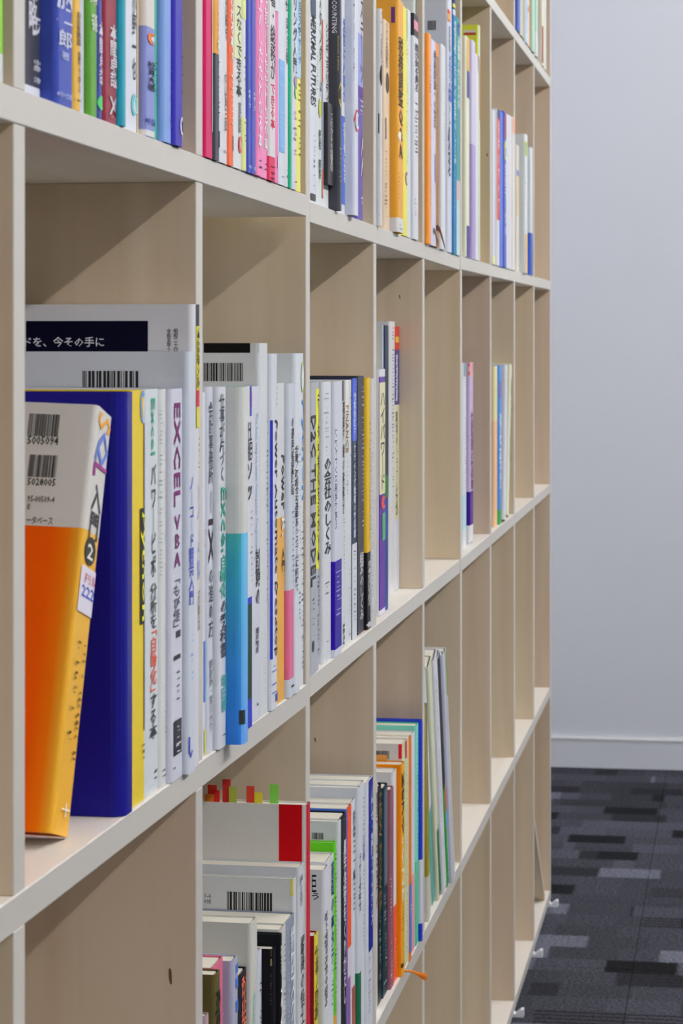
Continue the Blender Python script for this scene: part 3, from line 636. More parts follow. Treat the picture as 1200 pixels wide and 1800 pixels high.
{'label': 'plain white slim book, upper row, right of the lemon yellow one', 'u': 2, 'o': [0.62962, -0.0005, 0.01547], 't': 0.032, 'h': 0.24149, 'col': '#ced2d8', 'row': 1, 'cell': 4, 'it': []},
{'label': 'white book with black top and pink mark, upper row', 'u': 2, 'o': [0.67424, -0.002, 0.01534], 't': 0.042, 'h': 0.2428, 'col': '#cdd0d8', 'row': 1, 'cell': 4, 'it': [('obi', 0.21879, 0.2428, '#2f2f33'), ('p', 0.00175, 0.03521, 0.22618, 0.23603, '#d88aa4'), ('t', '誰が何を見る', 'v', 0.00838, 0.0386, 0.15968, 0.21263, '#3c3e48'), ('m', 0.00838, 0.03521, 0.09319, 0.1486, '#6b6d78'), ('m', 0.00175, 0.02173, 0.02546, 0.04393, '#8a8c98')]},
{'label': 'pale grey tall book with green edge line, upper row, behind black topped book', 'u': 2, 'o': [0.71674, 0.00231, 0.01522], 't': 0.014, 'h': 0.31, 'col': '#cfd4d4', 'row': 1, 'cell': 4, 'it': [('p', 0.0042, 0.007, 0.0, 0.31, '#3f9f6a'), ('p', 0.0112, 0.014, 0.0, 0.31, '#6b86b8')]},
{'label': 'slim orange book, first in the fourth upper bay', 'u': 2, 'o': [0.7911, -0.004, 0.01501], 't': 0.02401, 'h': 0.23641, 'col': '#e8933a', 'row': 1, 'cell': 5, 'it': [('m', 0.00627, 0.02401, 0.16917, 0.20119, '#5a4a8c'), ('m', 0.01511, 0.02401, 0.04429, 0.16597, '#b06a20')]},
{'label': 'lilac white book with grey title, upper row, right of the orange one', 'u': 2, 'o': [0.82452, -0.0035, 0.01491], 't': 0.042, 'h': 0.23408, 'col': '#c9cae2', 'row': 1, 'cell': 5, 'it': [('t', '税務調査ヘの対応', 'v', 0.01821, 0.042, 0.1346, 0.22368, '#55586a'), ('p', 0.02768, 0.03482, 0.07284, 0.10535, '#5566ac')]},
{'label': 'thin brown and orange book with maroon ribbon, upper row', 'u': 2, 'o': [0.86702, -0.003, 0.01479], 't': 0.03234, 'h': 0.23623, 'col': '#a8763a', 'row': 1, 'cell': 5, 'it': [('p', 0.0, 0.03234, 0.22042, 0.23623, '#e08a3c'), ('m', 0.01229, 0.02371, 0.02277, 0.22042, '#7a5428')]},
{'label': 'white book with fine red line of text, upper row', 'u': 2, 'o': [0.92828, -0.003, 0.01461], 't': 0.042, 'h': 0.24182, 'col': '#d0d3da', 'row': 1, 'cell': 5, 'it': [('m', 0.02036, 0.03114, 0.09893, 0.2034, '#d49a8c')]},
{'label': 'tall white book with red tab and barcode, upper row', 'u': 2, 'o': [1.01458, -0.001, 0.01436], 't': 0.042, 'h': 0.34, 'col': '#c9cfdc', 'row': 1, 'cell': 5, 'it': [('bar', 0.01478, 0.02519, 0.26917, 0.28069), ('p', 0.00084, 0.0211, 0.28038, 0.29426, '#d8433a'), ('p', 0.00084, 0.0142, 0.28177, 0.2894, '#e6b24c'), ('t', '会計処理', 'v', 0.00391, 0.02456, 0.24429, 0.27622, '#6a6e78'), ('t', 'メルカリの税務', 'v', 0.00084, 0.035, 0.18323, 0.24083, '#3b47a0'), ('t', 'と処理', 'v', 0.00084, 0.0211, 0.09302, 0.18323, '#4a4c58')]},
{'label': 'tall steel blue book with white title, upper row', 'u': 2, 'o': [1.05708, -0.003, 0.01423], 't': 0.02637, 'h': 0.31448, 'col': '#2a6ea6', 'row': 1, 'cell': 5, 'it': [('obi', 0.30044, 0.31448, '#20345c'), ('p', 0.00053, 0.01725, 0.30255, 0.30746, '#d8d84a'), ('p', 0.00053, 0.01725, 0.29343, 0.30044, '#c9d2dc'), ('t', '経営者のための会計のしくみ', 'v', 0.00144, 0.02408, 0.10955, 0.28781, '#d3e2ec'), ('m', 0.00053, 0.01272, 0.0534, 0.10253, '#8ab0d0')]},
{'label': 'teal book with pale foot, upper row, last in the fourth bay', 'u': 2, 'o': [1.10187, -0.0015, 0.0141], 't': 0.042, 'h': 0.29705, 'col': '#2d9296', 'row': 1, 'cell': 5, 'it': [('oval', 0.00923, 0.042, 0.27778, 0.29205, '#33489a'), ('t', '決算書の作り方大全', 'v', 0.00923, 0.03964, 0.18496, 0.27492, '#cfe2e0'), ('p', 0.0, 0.042, 0.0, 0.09357, '#bcd2dc'), ('p', 0.00461, 0.02787, 0.0693, 0.09357, '#d8a8b0')]},
{'label': 'cream book with amber and navy stripes, upper row', 'u': 3, 'o': [0.05372, -0.001, 0.01788], 't': 0.042, 'h': 0.28572, 'col': '#d8dac4', 'row': 1, 'cell': 6, 'it': [('p', 0.00669, 0.04022, 0.24211, 0.28424, '#dfae4a'), ('p', 0.00669, 0.04022, 0.20736, 0.24211, '#4c4488'), ('p', 0.00669, 0.042, 0.0, 0.04106, '#433a86')]},
{'label': 'lilac gradient book, upper row, right of the cream one', 'u': 3, 'o': [0.12917, -0.001, 0.01834], 't': 0.042, 'h': 0.28939, 'col': '#c3bdd8', 'row': 1, 'cell': 6, 'it': [('obi', 0.0, 0.15171, '#a294c4')]},
{'label': 'white slim book with red corner mark, upper row', 'u': 3, 'o': [0.17499, -0.0005, 0.01862], 't': 0.042, 'h': 0.27712, 'col': '#cfcfd6', 'row': 1, 'cell': 6, 'it': [('p', 0.02548, 0.042, 0.27406, 0.27712, '#b05a4c'), ('p', 0.02959, 0.042, 0.25488, 0.27559, '#7c8498')]},
{'label': 'tall lime book with red and white label, upper row', 'u': 3, 'o': [0.21749, -0.0005, 0.01876], 't': 0.0223, 'h': 0.32034, 'col': '#c4ccb8', 'cov': '#d0d846', 'row': 1, 'cell': 6, 'it': [('cp', 0.00393, 0.02022, 0.31004, 0.3128, '#d0c8c4'), ('cp', 0.00393, 0.02022, 0.30618, 0.30971, '#b04a3c'), ('p', 0.00858, 0.0223, 0.19254, 0.27774, '#d08a54')]},
{'label': 'thin pale blue edged white book, upper row far end', 'u': 3, 'o': [0.4052, -0.002, 0.01998], 't': 0.03456, 'h': 0.22221, 'col': '#cdd0dc', 'row': 1, 'cell': 7, 'it': [('p', 0.00069, 0.02313, 0.00027, 0.01255, '#dcdf9a')]},
{'label': 'white and red book with navy top, upper row', 'u': 3, 'o': [0.46358, -0.002, 0.02038], 't': 0.042, 'h': 0.22858, 'col': '#d3d4da', 'row': 1, 'cell': 7, 'it': [('p', 0.00084, 0.042, 0.21525, 0.22858, '#2c3060'), ('p', 0.00084, 0.03865, 0.06693, 0.21525, '#cf4b38'), ('t', '税金のすべて', 'v', 0.01208, 0.03197, 0.07943, 0.21275, '#e8d4cc')]},
{'label': 'plain periwinkle blue slim book, upper row far end', 'u': 3, 'o': [0.5134, -0.002, 0.02069], 't': 0.042, 'h': 0.23051, 'col': '#5b74cc', 'row': 1, 'cell': 7, 'it': []},
{'label': 'bright blue book with red and yellow top, upper row far end', 'u': 3, 'o': [0.56933, -0.002, 0.02103], 't': 0.042, 'h': 0.23463, 'col': '#4158b8', 'row': 1, 'cell': 7, 'it': [('p', 0.01382, 0.03916, 0.19518, 0.23206, '#b0383c'), ('oval', 0.00824, 0.042, 0.16174, 0.19261, '#d6d84a'), ('t', '会計データの', 'v', 0.01382, 0.042, 0.04769, 0.15917, '#dfe2f2')]},
{'label': 'plain white slim book, upper row far end, touching the bright blue one', 'u': 3, 'o': [0.6228, -0.0015, 0.02136], 't': 0.042, 'h': 0.23503, 'col': '#cfd0da', 'row': 1, 'cell': 7, 'it': []},
{'label': 'plain white book, upper row far end, beside the salmon cornered one', 'u': 3, 'o': [0.67266, -0.001, 0.02166], 't': 0.042, 'h': 0.23765, 'col': '#d3d3d8', 'row': 1, 'cell': 7, 'it': []},
{'label': 'white book with salmon top corner, upper row far end', 'u': 3, 'o': [0.72767, -0.0015, 0.022], 't': 0.042, 'h': 0.23975, 'col': '#d3d1d2', 'row': 1, 'cell': 7, 'it': [('p', 0.00084, 0.042, 0.21472, 0.23975, '#e3a48a')]},
{'label': 'cream slim book with blue mark, upper row far end', 'u': 3, 'o': [0.86477, 0.004, 0.02283], 't': 0.042, 'h': 0.20633, 'col': '#d4cfc4', 'row': 1, 'cell': 8, 'it': [('p', 0.00084, 0.03475, 0.15635, 0.1656, '#6a7ab8'), ('p', 0.00084, 0.03475, 0.09156, 0.15635, '#d8c49a')]},
{'label': 'thick white book with green tab, upper row far end', 'u': 3, 'o': [0.9329, -0.00434, 0.02325], 't': 0.042, 'h': 0.22922, 'col': '#d5dade', 'row': 1, 'cell': 8, 'it': [('p', 0.00084, 0.02488, 0.19347, 0.21699, '#a4bf4a'), ('m', 0.00084, 0.0079, 0.06644, 0.17935, '#5c8a8c'), ('p', 0.00084, 0.02488, 0.0, 0.06456, '#dfb562')]},
{'label': 'white book with blue foot, upper row far end, last before empty bay', 'u': 3, 'o': [1.06776, -0.002, 0.02407], 't': 0.042, 'h': 0.21763, 'col': '#cdd5d8', 'row': 1, 'cell': 8, 'it': [('m', 0.0, 0.00084, 0.08155, 0.19819, '#7c9498'), ('obi', 0.0, 0.07183, '#4260bc')]},
{'label': 'blue book in the topmost row', 'u': 3, 'o': [0.81106, -0.002, 0.4071], 't': 0.042, 'h': 0.21, 'col': '#4058a8', 'row': 0, 'cell': 8, 'it': []},
{'label': 'pale grey book in the topmost row', 'u': 3, 'o': [0.86539, -0.002, 0.40744], 't': 0.042, 'h': 0.21, 'col': '#bfbab8', 'row': 0, 'cell': 8, 'it': []},
{'label': 'olive book in the topmost row', 'u': 3, 'o': [0.90789, -0.0018, 0.40769], 't': 0.04081, 'h': 0.21, 'col': '#a3a478', 'row': 0, 'cell': 8, 'it': []},
{'label': 'light blue book in the topmost row', 'u': 3, 'o': [0.967, -0.002, 0.40805], 't': 0.042, 'h': 0.21, 'col': '#b4c8de', 'row': 0, 'cell': 8, 'it': [('m', 0.00416, 0.02931, 0.01531, 0.0675, '#5f80b8')]},
{'label': 'apricot slim book in the topmost row', 'u': 3, 'o': [1.0095, -0.0015, 0.40831], 't': 0.04063, 'h': 0.21, 'col': '#dcc0a0', 'row': 0, 'cell': 8, 'it': [('p', 0.0, 0.04063, 0.05678, 0.06636, '#d08040')]},
{'label': 'brown grey slim book in the topmost row', 'u': 3, 'o': [1.05063, -0.0012, 0.40855], 't': 0.03886, 'h': 0.21, 'col': '#847c64', 'row': 0, 'cell': 8, 'it': []},
{'label': 'mint green book in the topmost row', 'u': 3, 'o': [1.09813, -0.003, 0.40885], 't': 0.042, 'h': 0.21, 'col': '#a9cdb6', 'row': 0, 'cell': 8, 'it': []},
{'label': 'pale mint and white book in the topmost row, last bay', 'u': 3, 'o': [1.177, -0.003, 0.40928], 't': 0.03215, 'h': 0.21, 'col': '#b0cabc', 'row': 0, 'cell': 9, 'it': [('obi', 0.0, 0.04296, '#c9d0d4')]},
{'label': 'cream book with dark red label in the topmost row', 'u': 3, 'o': [1.32529, -0.002, 0.41024], 't': 0.042, 'h': 0.21, 'col': '#cfcabb', 'row': 0, 'cell': 9, 'it': [('p', 0.00084, 0.01958, 0.00476, 0.07076, '#8f3236')]},
{'label': 'white slim book, last in the topmost row', 'u': 3, 'o': [1.38726, -0.0015, 0.41062], 't': 0.042, 'h': 0.21, 'col': '#cdcbc5', 'row': 0, 'cell': 9, 'it': []},
{'label': 'orange book with colourful spine letters leaning on navy folder', 'u': 1, 'o': [0.10969, 0.01351, -0.35952], 'lean': 15.1, 'fw': -2.0, 't': 0.032, 'h': 0.22967, 'dep': 0.15, 'col': '#dfa136', 'cov': '#d26a10', 'grad': 'orange', 'row': 2, 'cell': 1, 'it': [('obi', 0.1616, 0.22967, '#cfcdca'), ('t', 'S', 'r', 0.0032, 0.0288, 0.2181, 0.22767, '#e8a850'), ('t', 'Q', 'r', 0.0032, 0.0288, 0.19829, 0.21874, '#6f86d4'), ('t', 'L', 'r', 0.0032, 0.0288, 0.19192, 0.19956, '#a0478c'), ('t', '入門', 'v', 0.0064, 0.0256, 0.15784, 0.18875, '#4a4a4c'), ('oval', 0.0032, 0.024, 0.14376, 0.15909, '#3a3a34'), ('t', '2', 'v', 0.008, 0.0192, 0.14688, 0.15533, '#e4e4e4'), ('p', 0.0016, 0.0304, 0.11738, 0.1422, '#dcd8e6'), ('t', 'ドリル', 'h', 0.008, 0.0288, 0.13349, 0.13909, '#c8345c'), ('t', '222', 'h', 0.00384, 0.02944, 0.12604, 0.13225, '#4a5fc0'), ('m', 0.0064, 0.0144, 0.05031, 0.10352, '#5a4a28'), ('m', 0.0192, 0.0256, 0.04129, 0.10198, '#5a4a28'), ('t', '十', 'v', 0.0096, 0.0256, 0.00969, 0.01681, '#f2ece4'), ('bar', 0.02044, 0.0377, 0.21091, 0.2234), ('ct', '5005094', 'h', 0.01971, 0.03716, 0.20617, 0.21102, '#3a3836'), ('bar', 0.0192, 0.03511, 0.18822, 0.20059), ('ct', '5028005', 'h', 0.01873, 0.03457, 0.18352, 0.18768, '#3a3836'), ('ct', '95-00509-4', 'h', 0.01829, 0.03354, 0.17445, 0.17797, '#5a5654'), ('ct', 'E', 'h', 0.03149, 0.03308, 0.1704, 0.17329, '#5a5654'), ('ct', 'ータベース', 'h', 0.01799, 0.03279, 0.16228, 0.16672, '#5a5654')]},
{'name': 'file_folder', 'cat': 'folder', 'label': 'navy blue file behind the orange book, middle row', 'u': 1, 'o': [0.20226, -0.00052, -0.36833], 't': 0.026, 'h': 0.23667, 'dep': 0.2, 'col': '#1d1b80', 'r': 0.008, 'gl': 0.25, 'row': 2, 'cell': 1, 'it': []},
{'label': 'yellow book with blue round sticker, middle row, beside navy folder', 'u': 1, 'o': [0.22876, 0.00243, -0.36847], 't': 0.03363, 'h': 0.23723, 'col': '#dcc234', 'row': 2, 'cell': 1, 'it': [('oval', 0.02112, 0.03363, 0.21795, 0.23723, '#6f9ad8'), ('p', 0.02951, 0.03363, 0.03985, 0.21795, '#332f62'), ('p', 0.02045, 0.03363, 0.10194, 0.16893, '#1e1c1e'), ('t', 'Python', 'r', 0.0218, 0.03363, 0.10357, 0.16664, '#ece63c'), ('m', 0.02451, 0.03134, 0.02187, 0.03331, '#6a5c20')]},
{'label': 'white book with green and red vertical lettering, middle row', 'u': 1, 'o': [0.2629, 0.00274, -0.36864], 't': 0.03388, 'h': 0.23748, 'col': '#c9d0d6', 'row': 2, 'cell': 1, 'it': [('t', 'Excel', 'r', 0.0138, 0.0231, 0.19865, 0.23212, '#3aa384'), ('t', 'パワーピボ', 'v', 0.0138, 0.02544, 0.1267, 0.19363, '#4c4e54'), ('t', '分析を', 'v', 0.01215, 0.02712, 0.09658, 0.12336, '#4c4e54'), ('t', '「自動化」', 'v', 0.01215, 0.02712, 0.05977, 0.09491, '#d8604c'), ('t', 'する本', 'v', 0.01051, 0.02712, 0.03132, 0.0581, '#4c4e54'), ('m', 0.02043, 0.02881, 0.00723, 0.01359, '#3c3d44')]},
{'label': 'white book with dotted grey lettering, middle row, before the purple lettered one', 'u': 1, 'o': [0.29727, 0.00176, -0.36882], 't': 0.01551, 'h': 0.23723, 'col': '#cdd0d0', 'row': 2, 'cell': 1, 'it': [('m', 0.00031, 0.00344, 0.12625, 0.23008, '#a4a8ac'), ('m', 0.00945, 0.01247, 0.04456, 0.22838, '#a4a8ac'), ('m', 0.00945, 0.01348, 0.02754, 0.05137, '#8c9096'), ('m', 0.00344, 0.01348, 0.00439, 0.01154, '#5c6068')]},
{'label': 'thick white book with large purple serif letters, middle row', 'u': 1, 'o': [0.31328, -0.00099, -0.3689], 't': 0.0306, 'h': 0.23726, 'col': '#c6c8d6', 'row': 2, 'cell': 1, 'it': [('t', 'EXCEL', 'r', 0.00571, 0.02193, 0.1657, 0.22862, '#742a68'), ('t', 'VBA', 'v', 0.00571, 0.02193, 0.12906, 0.16052, '#7c3a74'), ('t', '「もび経」', 'v', 0.00403, 0.02106, 0.09311, 0.12145, '#5a5c68'), ('p', 0.01122, 0.02193, 0.08619, 0.09034, '#3c3c44'), ('p', 0.00487, 0.02193, 0.07305, 0.07582, '#34343c'), ('m', 0.01335, 0.01977, 0.04644, 0.07029, '#5c5e68'), ('p', 0.00487, 0.02409, 0.01532, 0.03641, '#2e2e36'), ('m', 0.0091, 0.02193, 0.01705, 0.03434, '#d4d4dc'), ('m', 0.00403, 0.0091, 0.00599, 0.0091, '#3a3a42')]},
{'label': 'white book with blue vertical title and barcode on cover, middle row', 'u': 1, 'o': [0.34438, -0.00446, -0.36906], 't': 0.01909, 'h': 0.25985, 'dep': 0.18, 'col': '#c3c9d6', 'row': 2, 'cell': 1, 'it': [('bar', 0.03186, 0.06732, 0.23768, 0.24794), ('t', 'ノーコード開発入門', 'v', 0.00038, 0.0121, 0.10383, 0.18254, '#4650b4'), ('m', 0.00517, 0.01036, 0.05534, 0.08697, '#8ab0e0'), ('t', 'し', 'v', 0.00038, 0.00863, 0.00966, 0.02302, '#5058b8')]},
{'label': 'tall white book with yellow and red spine and navy cover panel, middle row', 'u': 1, 'o': [0.36397, -0.00214, -0.36916], 't': 0.02076, 'h': 0.28947, 'dep': 0.21, 'col': '#cdced6', 'row': 2, 'cell': 1, 'it': [('p', 0.00958, 0.02053, 0.27593, 0.28947, '#2e2f33'), ('p', 0.00958, 0.02053, 0.23569, 0.27593, '#dcd334'), ('t', '本語版文庫', 'v', 0.01069, 0.0202, 0.2364, 0.27487, '#3a381c'), ('p', 0.00958, 0.02053, 0.22536, 0.23569, '#cf3040'), ('p', 0.00958, 0.02053, 0.21218, 0.225, '#d4cc38'), ('m', 0.01403, 0.01851, 0.1844, 0.20577, '#4c4e58'), ('t', 'ソノード開', 'v', 0.01348, 0.01907, 0.11673, 0.17728, '#8890d0'), ('t', 'できる開発の教科', 'v', 0.01403, 0.01851, 0.08468, 0.10961, '#3a3c44'), ('m', 0.01515, 0.01739, 0.00633, 0.08112, '#a0a4b0'), ('cp', 0.02833, 0.10704, 0.25954, 0.27908, '#090a22'), ('ct', 'ドを、今その手に', 'h', 0.0565, 0.10778, 0.26276, 0.26916, '#cdd0dc'), ('ct', '昭和二十四', 'v', 0.00904, 0.01195, 0.25992, 0.27409, '#55565e'), ('ct', '令和五年十', 'v', 0.0134, 0.01631, 0.25992, 0.27409, '#55565e')]},
{'label': 'blue and yellow edged thin book, middle row, first in second bay', 'u': 1, 'o': [0.4052, 0.00279, -0.36937], 't': 0.01923, 'h': 0.23372, 'col': '#ccd0dc', 'row': 2, 'cell': 2, 'it': [('p', 0.01181, 0.01923, 0.03409, 0.07357, '#5a86d4'), ('p', 0.01263, 0.01923, 0.0, 0.01617, '#d4cf48'), ('m', 0.01346, 0.01675, 0.09112, 0.14597, '#d88a8a')]},
{'label': 'white book with tall black serif numerals, middle row, second bay', 'u': 1, 'o': [0.42493, 0.00158, -0.36947], 't': 0.01606, 'h': 0.23719, 'col': '#c6cad6', 'row': 2, 'cell': 2, 'it': [('t', '会計事務所', 'v', 0.00175, 0.01273, 0.17433, 0.22794, '#4c4e58'), ('t', 'の', 'v', 0.00393, 0.01052, 0.15399, 0.17063, '#6a6c78'), ('t', 'IX', 'r', 0.00175, 0.01273, 0.12257, 0.15141, '#3a2c34'), ('t', 'の進め方', 'v', 0.00175, 0.01273, 0.0745, 0.11887, '#4c4e58'), ('t', '朝倉歩・宮川大介', 'v', 0.00284, 0.01052, 0.01349, 0.06045, '#6a6c78'), ('m', 0.00066, 0.00942, 0.00351, 0.00721, '#8a8c98')]},
{'label': 'white book with green lettering beside the blue gradient one, middle row', 'u': 1, 'o': [0.44149, -0.00234, -0.36955], 't': 0.0217, 'h': 0.23697, 'col': '#ccd0d8', 'row': 2, 'cell': 2, 'it': [('t', '仕事が片づく', 'v', 0.00043, 0.01358, 0.17525, 0.23248, '#4c4e58'), ('t', 'Excel', 'r', 0.00354, 0.02088, 0.1285, 0.17114, '#3f9c88'), ('t', '自動化', 'v', 0.00154, 0.02088, 0.09858, 0.12663, '#4aa290'), ('t', 'の教科書', 'v', 0.00154, 0.02088, 0.05931, 0.09671, '#44464e'), ('t', '増田書', 'v', 0.00354, 0.01966, 0.02377, 0.04808, '#4aa0a0'), ('m', 0.00154, 0.01966, 0.00806, 0.01704, '#3a3c44')]},
{'label': 'protruding book fading from green to blue, overhanging the shelf edge', 'u': 1, 'o': [0.46369, -0.01325, -0.36966], 't': 0.02101, 'h': 0.23676, 'dep': 0.16, 'col': '#5a92d4', 'cov': '#3a8cc0', 'grad': 'teal', 'r': 0.005, 'row': 2, 'cell': 2, 'it': [('obi', 0.13983, 0.23676, '#c9ccca'), ('p', 0.00042, 0.00613, 0.01338, 0.02284, '#33383c')]},
{'label': 'thin book with red and blue top and dark green foot, middle row', 'u': 1, 'o': [0.50784, -0.00202, -0.36989], 't': 0.042, 'h': 0.23647, 'col': '#cdd0d8', 'row': 2, 'cell': 2, 'it': [('p', 0.0327, 0.03761, 0.21572, 0.23647, '#3a44b4'), ('p', 0.03706, 0.04145, 0.22198, 0.23216, '#d44a4c'), ('t', '仕組ソッ', 'v', 0.021, 0.0409, 0.15776, 0.2118, '#3a3c44'), ('m', 0.03433, 0.0398, 0.09511, 0.14993, '#6a6c78'), ('p', 0.0, 0.042, 0.08571, 0.09041, '#2c38b4'), ('p', 0.0, 0.042, 0.01992, 0.08571, '#16382c'), ('p', 0.0, 0.042, 0.0, 0.01992, '#2c38b4')]},
{'label': 'white book with pale grey line of thin letters, middle row', 'u': 1, 'o': [0.55034, 7e-05, -0.37011], 't': 0.03756, 'h': 0.23604, 'col': '#c6cad6', 'row': 2, 'cell': 2, 'it': [('t', 'The best way to learn Computer Programming', 'r', 0.01654, 0.02817, 0.11337, 0.2176, '#9ab0c0'), ('t', '計算の', 'v', 0.01878, 0.03699, 0.08129, 0.12139, '#34363e'), ('t', '増井敏克', 'v', 0.01878, 0.0305, 0.04722, 0.06566, '#3c3e46'), ('m', 0.02349, 0.02909, 0.00993, 0.01274, '#3c3e46')]},
{'label': 'tall white book with black top band and barcode, middle row second bay', 'u': 1, 'o': [0.5884, 0.00073, -0.3703], 't': 0.0308, 'h': 0.26676, 'dep': 0.19, 'col': '#c9ced2', 'row': 2, 'cell': 2, 'it': [('cp', 0.0, 0.04073, 0.25983, 0.26674, '#161616'), ('bar', 0.01206, 0.04073, 0.23949, 0.25254), ('m', 0.0237, 0.02937, 0.0799, 0.21483, '#4c4e56'), ('m', 0.01667, 0.01948, 0.01039, 0.07173, '#8c9098')]},
{'label': 'white book with bold blue stripe and rounded black lettering, middle row', 'u': 1, 'o': [0.6197, -0.00173, -0.37046], 't': 0.02348, 'h': 0.25908, 'col': '#c9cdd6', 'row': 2, 'cell': 2, 'it': [('p', 0.00047, 0.00368, 0.0374, 0.21092, '#2a38b8'), ('t', 'Power Automate Desktop', 'r', 0.00877, 0.02274, 0.0374, 0.21092, '#2c2d33'), ('m', 0.0161, 0.02163, 0.21632, 0.25161, '#a4a8b4'), ('m', 0.00047, 0.01978, 0.01291, 0.03325, '#6a70c0'), ('p', 0.01426, 0.02348, 0.00502, 0.01083, '#5058b0')]},
{'label': 'white over amber book with black lettering, middle row', 'u': 1, 'o': [0.64646, 0.00165, -0.3706], 't': 0.042, 'h': 0.23752, 'col': '#dba448', 'row': 2, 'cell': 2, 'it': [('obi', 0.13714, 0.23752, '#c9ccd0'), ('t', 'Power', 'r', 0.02653, 0.04143, 0.14222, 0.18373, '#2c2d32'), ('t', 'BI', 'r', 0.02653, 0.04143, 0.12232, 0.13629, '#d8dae0'), ('t', '入門', 'v', 0.02792, 0.04143, 0.09564, 0.11385, '#3a3020')]},
{'label': 'white book with crimson to pink lower panel, middle row', 'u': 1, 'o': [0.68896, -0.00126, -0.37081], 't': 0.02222, 'h': 0.23684, 'col': '#bfc5d0', 'row': 2, 'cell': 2, 'it': [('t', 'の運用者実践記', 'v', 0.00878, 0.02144, 0.15238, 0.21055, '#34363c'), ('m', 0.0126, 0.02028, 0.08344, 0.14807, '#5560b0'), ('obi', 0.01364, 0.08086, '#cf6a8e'), ('m', 0.00687, 0.02028, 0.00588, 0.0089, '#3a3a40')]},
{'label': 'white book with a column of small bold characters, middle row', 'u': 1, 'o': [0.71168, -0.00187, -0.37093], 't': 0.02235, 'h': 0.23662, 'col': '#cbd0da', 'row': 2, 'cell': 2, 'it': [('t', '分散／疎結合な基幹系システムに向けて', 'v', 0.00012, 0.01182, 0.07788, 0.18952, '#34363c'), ('m', 0.01707, 0.02103, 0.09446, 0.20784, '#5a5c66'), ('m', 0.01576, 0.02103, 0.05521, 0.07701, '#4a54b4')]},
{'label': 'tall white book with light blue lettering, last in second middle bay', 'u': 1, 'o': [0.73453, 0.00211, -0.37105], 't': 0.03567, 'h': 0.25977, 'dep': 0.19, 'col': '#ccd3da', 'row': 2, 'cell': 2, 'it': [('oval', 0.02169, 0.03345, 0.22921, 0.25268, '#a4c45c'), ('oval', 0.02315, 0.03345, 0.23053, 0.25136, '#ccd3da'), ('t', 'Python', 'r', 0.02388, 0.03493, 0.14503, 0.22345, '#5a92d8'), ('m', 0.02535, 0.03271, 0.01213, 0.1406, '#5c6070')]},
{'label': 'grey book with large dark capitals, middle row, just past the joint', 'u': 2, 'o': [0.0193, -0.00062, -0.36736], 't': 0.0272, 'h': 0.23782, 'col': '#a4a8b0', 'row': 2, 'cell': 3, 'it': [('t', 'D2C THE MODEL', 'r', 0.00054, 0.02232, 0.07187, 0.21093, '#3a3c40'), ('m', 0.0046, 0.01745, 0.03942, 0.0626, '#44464a'), ('oval', 0.0046, 0.01422, 0.01856, 0.02783, '#3a3c40')]},
{'label': 'grey book with long yellow strip and bold kana, middle row', 'u': 2, 'o': [0.047, 3e-05, -0.36744], 't': 0.01771, 'h': 0.23804, 'col': '#a9adb8', 'row': 2, 'cell': 3, 'it': [('p', 0.0, 0.01771, 0.08379, 0.23241, '#e4de34'), ('t', 'データ可視化を活かす本', 'v', 0.00552, 0.01699, 0.08848, 0.22913, '#2e2e28'), ('m', 0.00623, 0.01483, 0.01346, 0.0791, '#5c6068')]},
{'label': 'thick plain white book, middle row, right of the yellow strip', 'u': 2, 'o': [0.09906, 0.00225, -0.36759], 't': 0.042, 'h': 0.23728, 'col': '#ccd0d6', 'row': 2, 'cell': 3, 'it': [('m', 0.00084, 0.02912, 0.17489, 0.22809, '#9aa0a8'), ('t', 'の会社のしくみ', 'v', 0.00381, 0.03876, 0.09025, 0.17247, '#34363c'), ('m', 0.00381, 0.02912, 0.04913, 0.06848, '#5c5e6c'), ('m', 0.00381, 0.03554, 0.00802, 0.0177, '#34363c')]},
{'label': 'white book with broad ultramarine paper band, middle row', 'u': 2, 'o': [0.14156, -0.00075, -0.36771], 't': 0.04052, 'h': 0.23732, 'col': '#c6cad6', 'row': 2, 'cell': 3, 'it': [('ct', 'ファイナンス思考で考え', 'v', 0.0, -0.00236, 0.11062, 0.1961, '#70748c'), ('obi', 0.00652, 0.08247, '#2a1592'), ('m', 0.00081, 0.03439, 0.02773, 0.07704, '#d0cce8')]},
{'label': 'slim white and black book, middle row, after the ultramarine band', 'u': 2, 'o': [0.18258, 0.0027, -0.36783], 't': 0.03678, 'h': 0.23739, 'col': '#c8ccd0', 'row': 2, 'cell': 3, 'it': [('p', 0.02165, 0.0307, 0.21931, 0.23739, '#55585c'), ('t', '事業承継の税務が', 'v', 0.02315, 0.03526, 0.11886, 0.21931, '#2c2d30'), ('m', 0.02768, 0.03374, 0.07114, 0.11634, '#7c8088'), ('t', 'SBCr', 'r', 0.02466, 0.03602, 0.002, 0.02192, '#2a2a2c')]},
{'label': 'white book with brown capitals, middle row, third bay', 'u': 2, 'o': [0.22966, 0.00428, -0.36797], 't': 0.042, 'h': 0.23737, 'col': '#c9cdd2', 'row': 2, 'cell': 3, 'it': [('p', 0.002, 0.02077, 0.20552, 0.23737, '#dcd8d4'), ('t', 'FINANCE', 'r', 0.00407, 0.02077, 0.17212, 0.21476, '#a07a40'), ('m', 0.03133, 0.03986, 0.16955, 0.22607, '#5c5e66'), ('m', 0.00822, 0.02077, 0.13359, 0.16441, '#9a9ea6'), ('m', 0.02498, 0.03133, 0.0257, 0.0668, '#7c8088'), ('m', 0.01657, 0.03346, 0.00772, 0.01286, '#5c5e66')]},
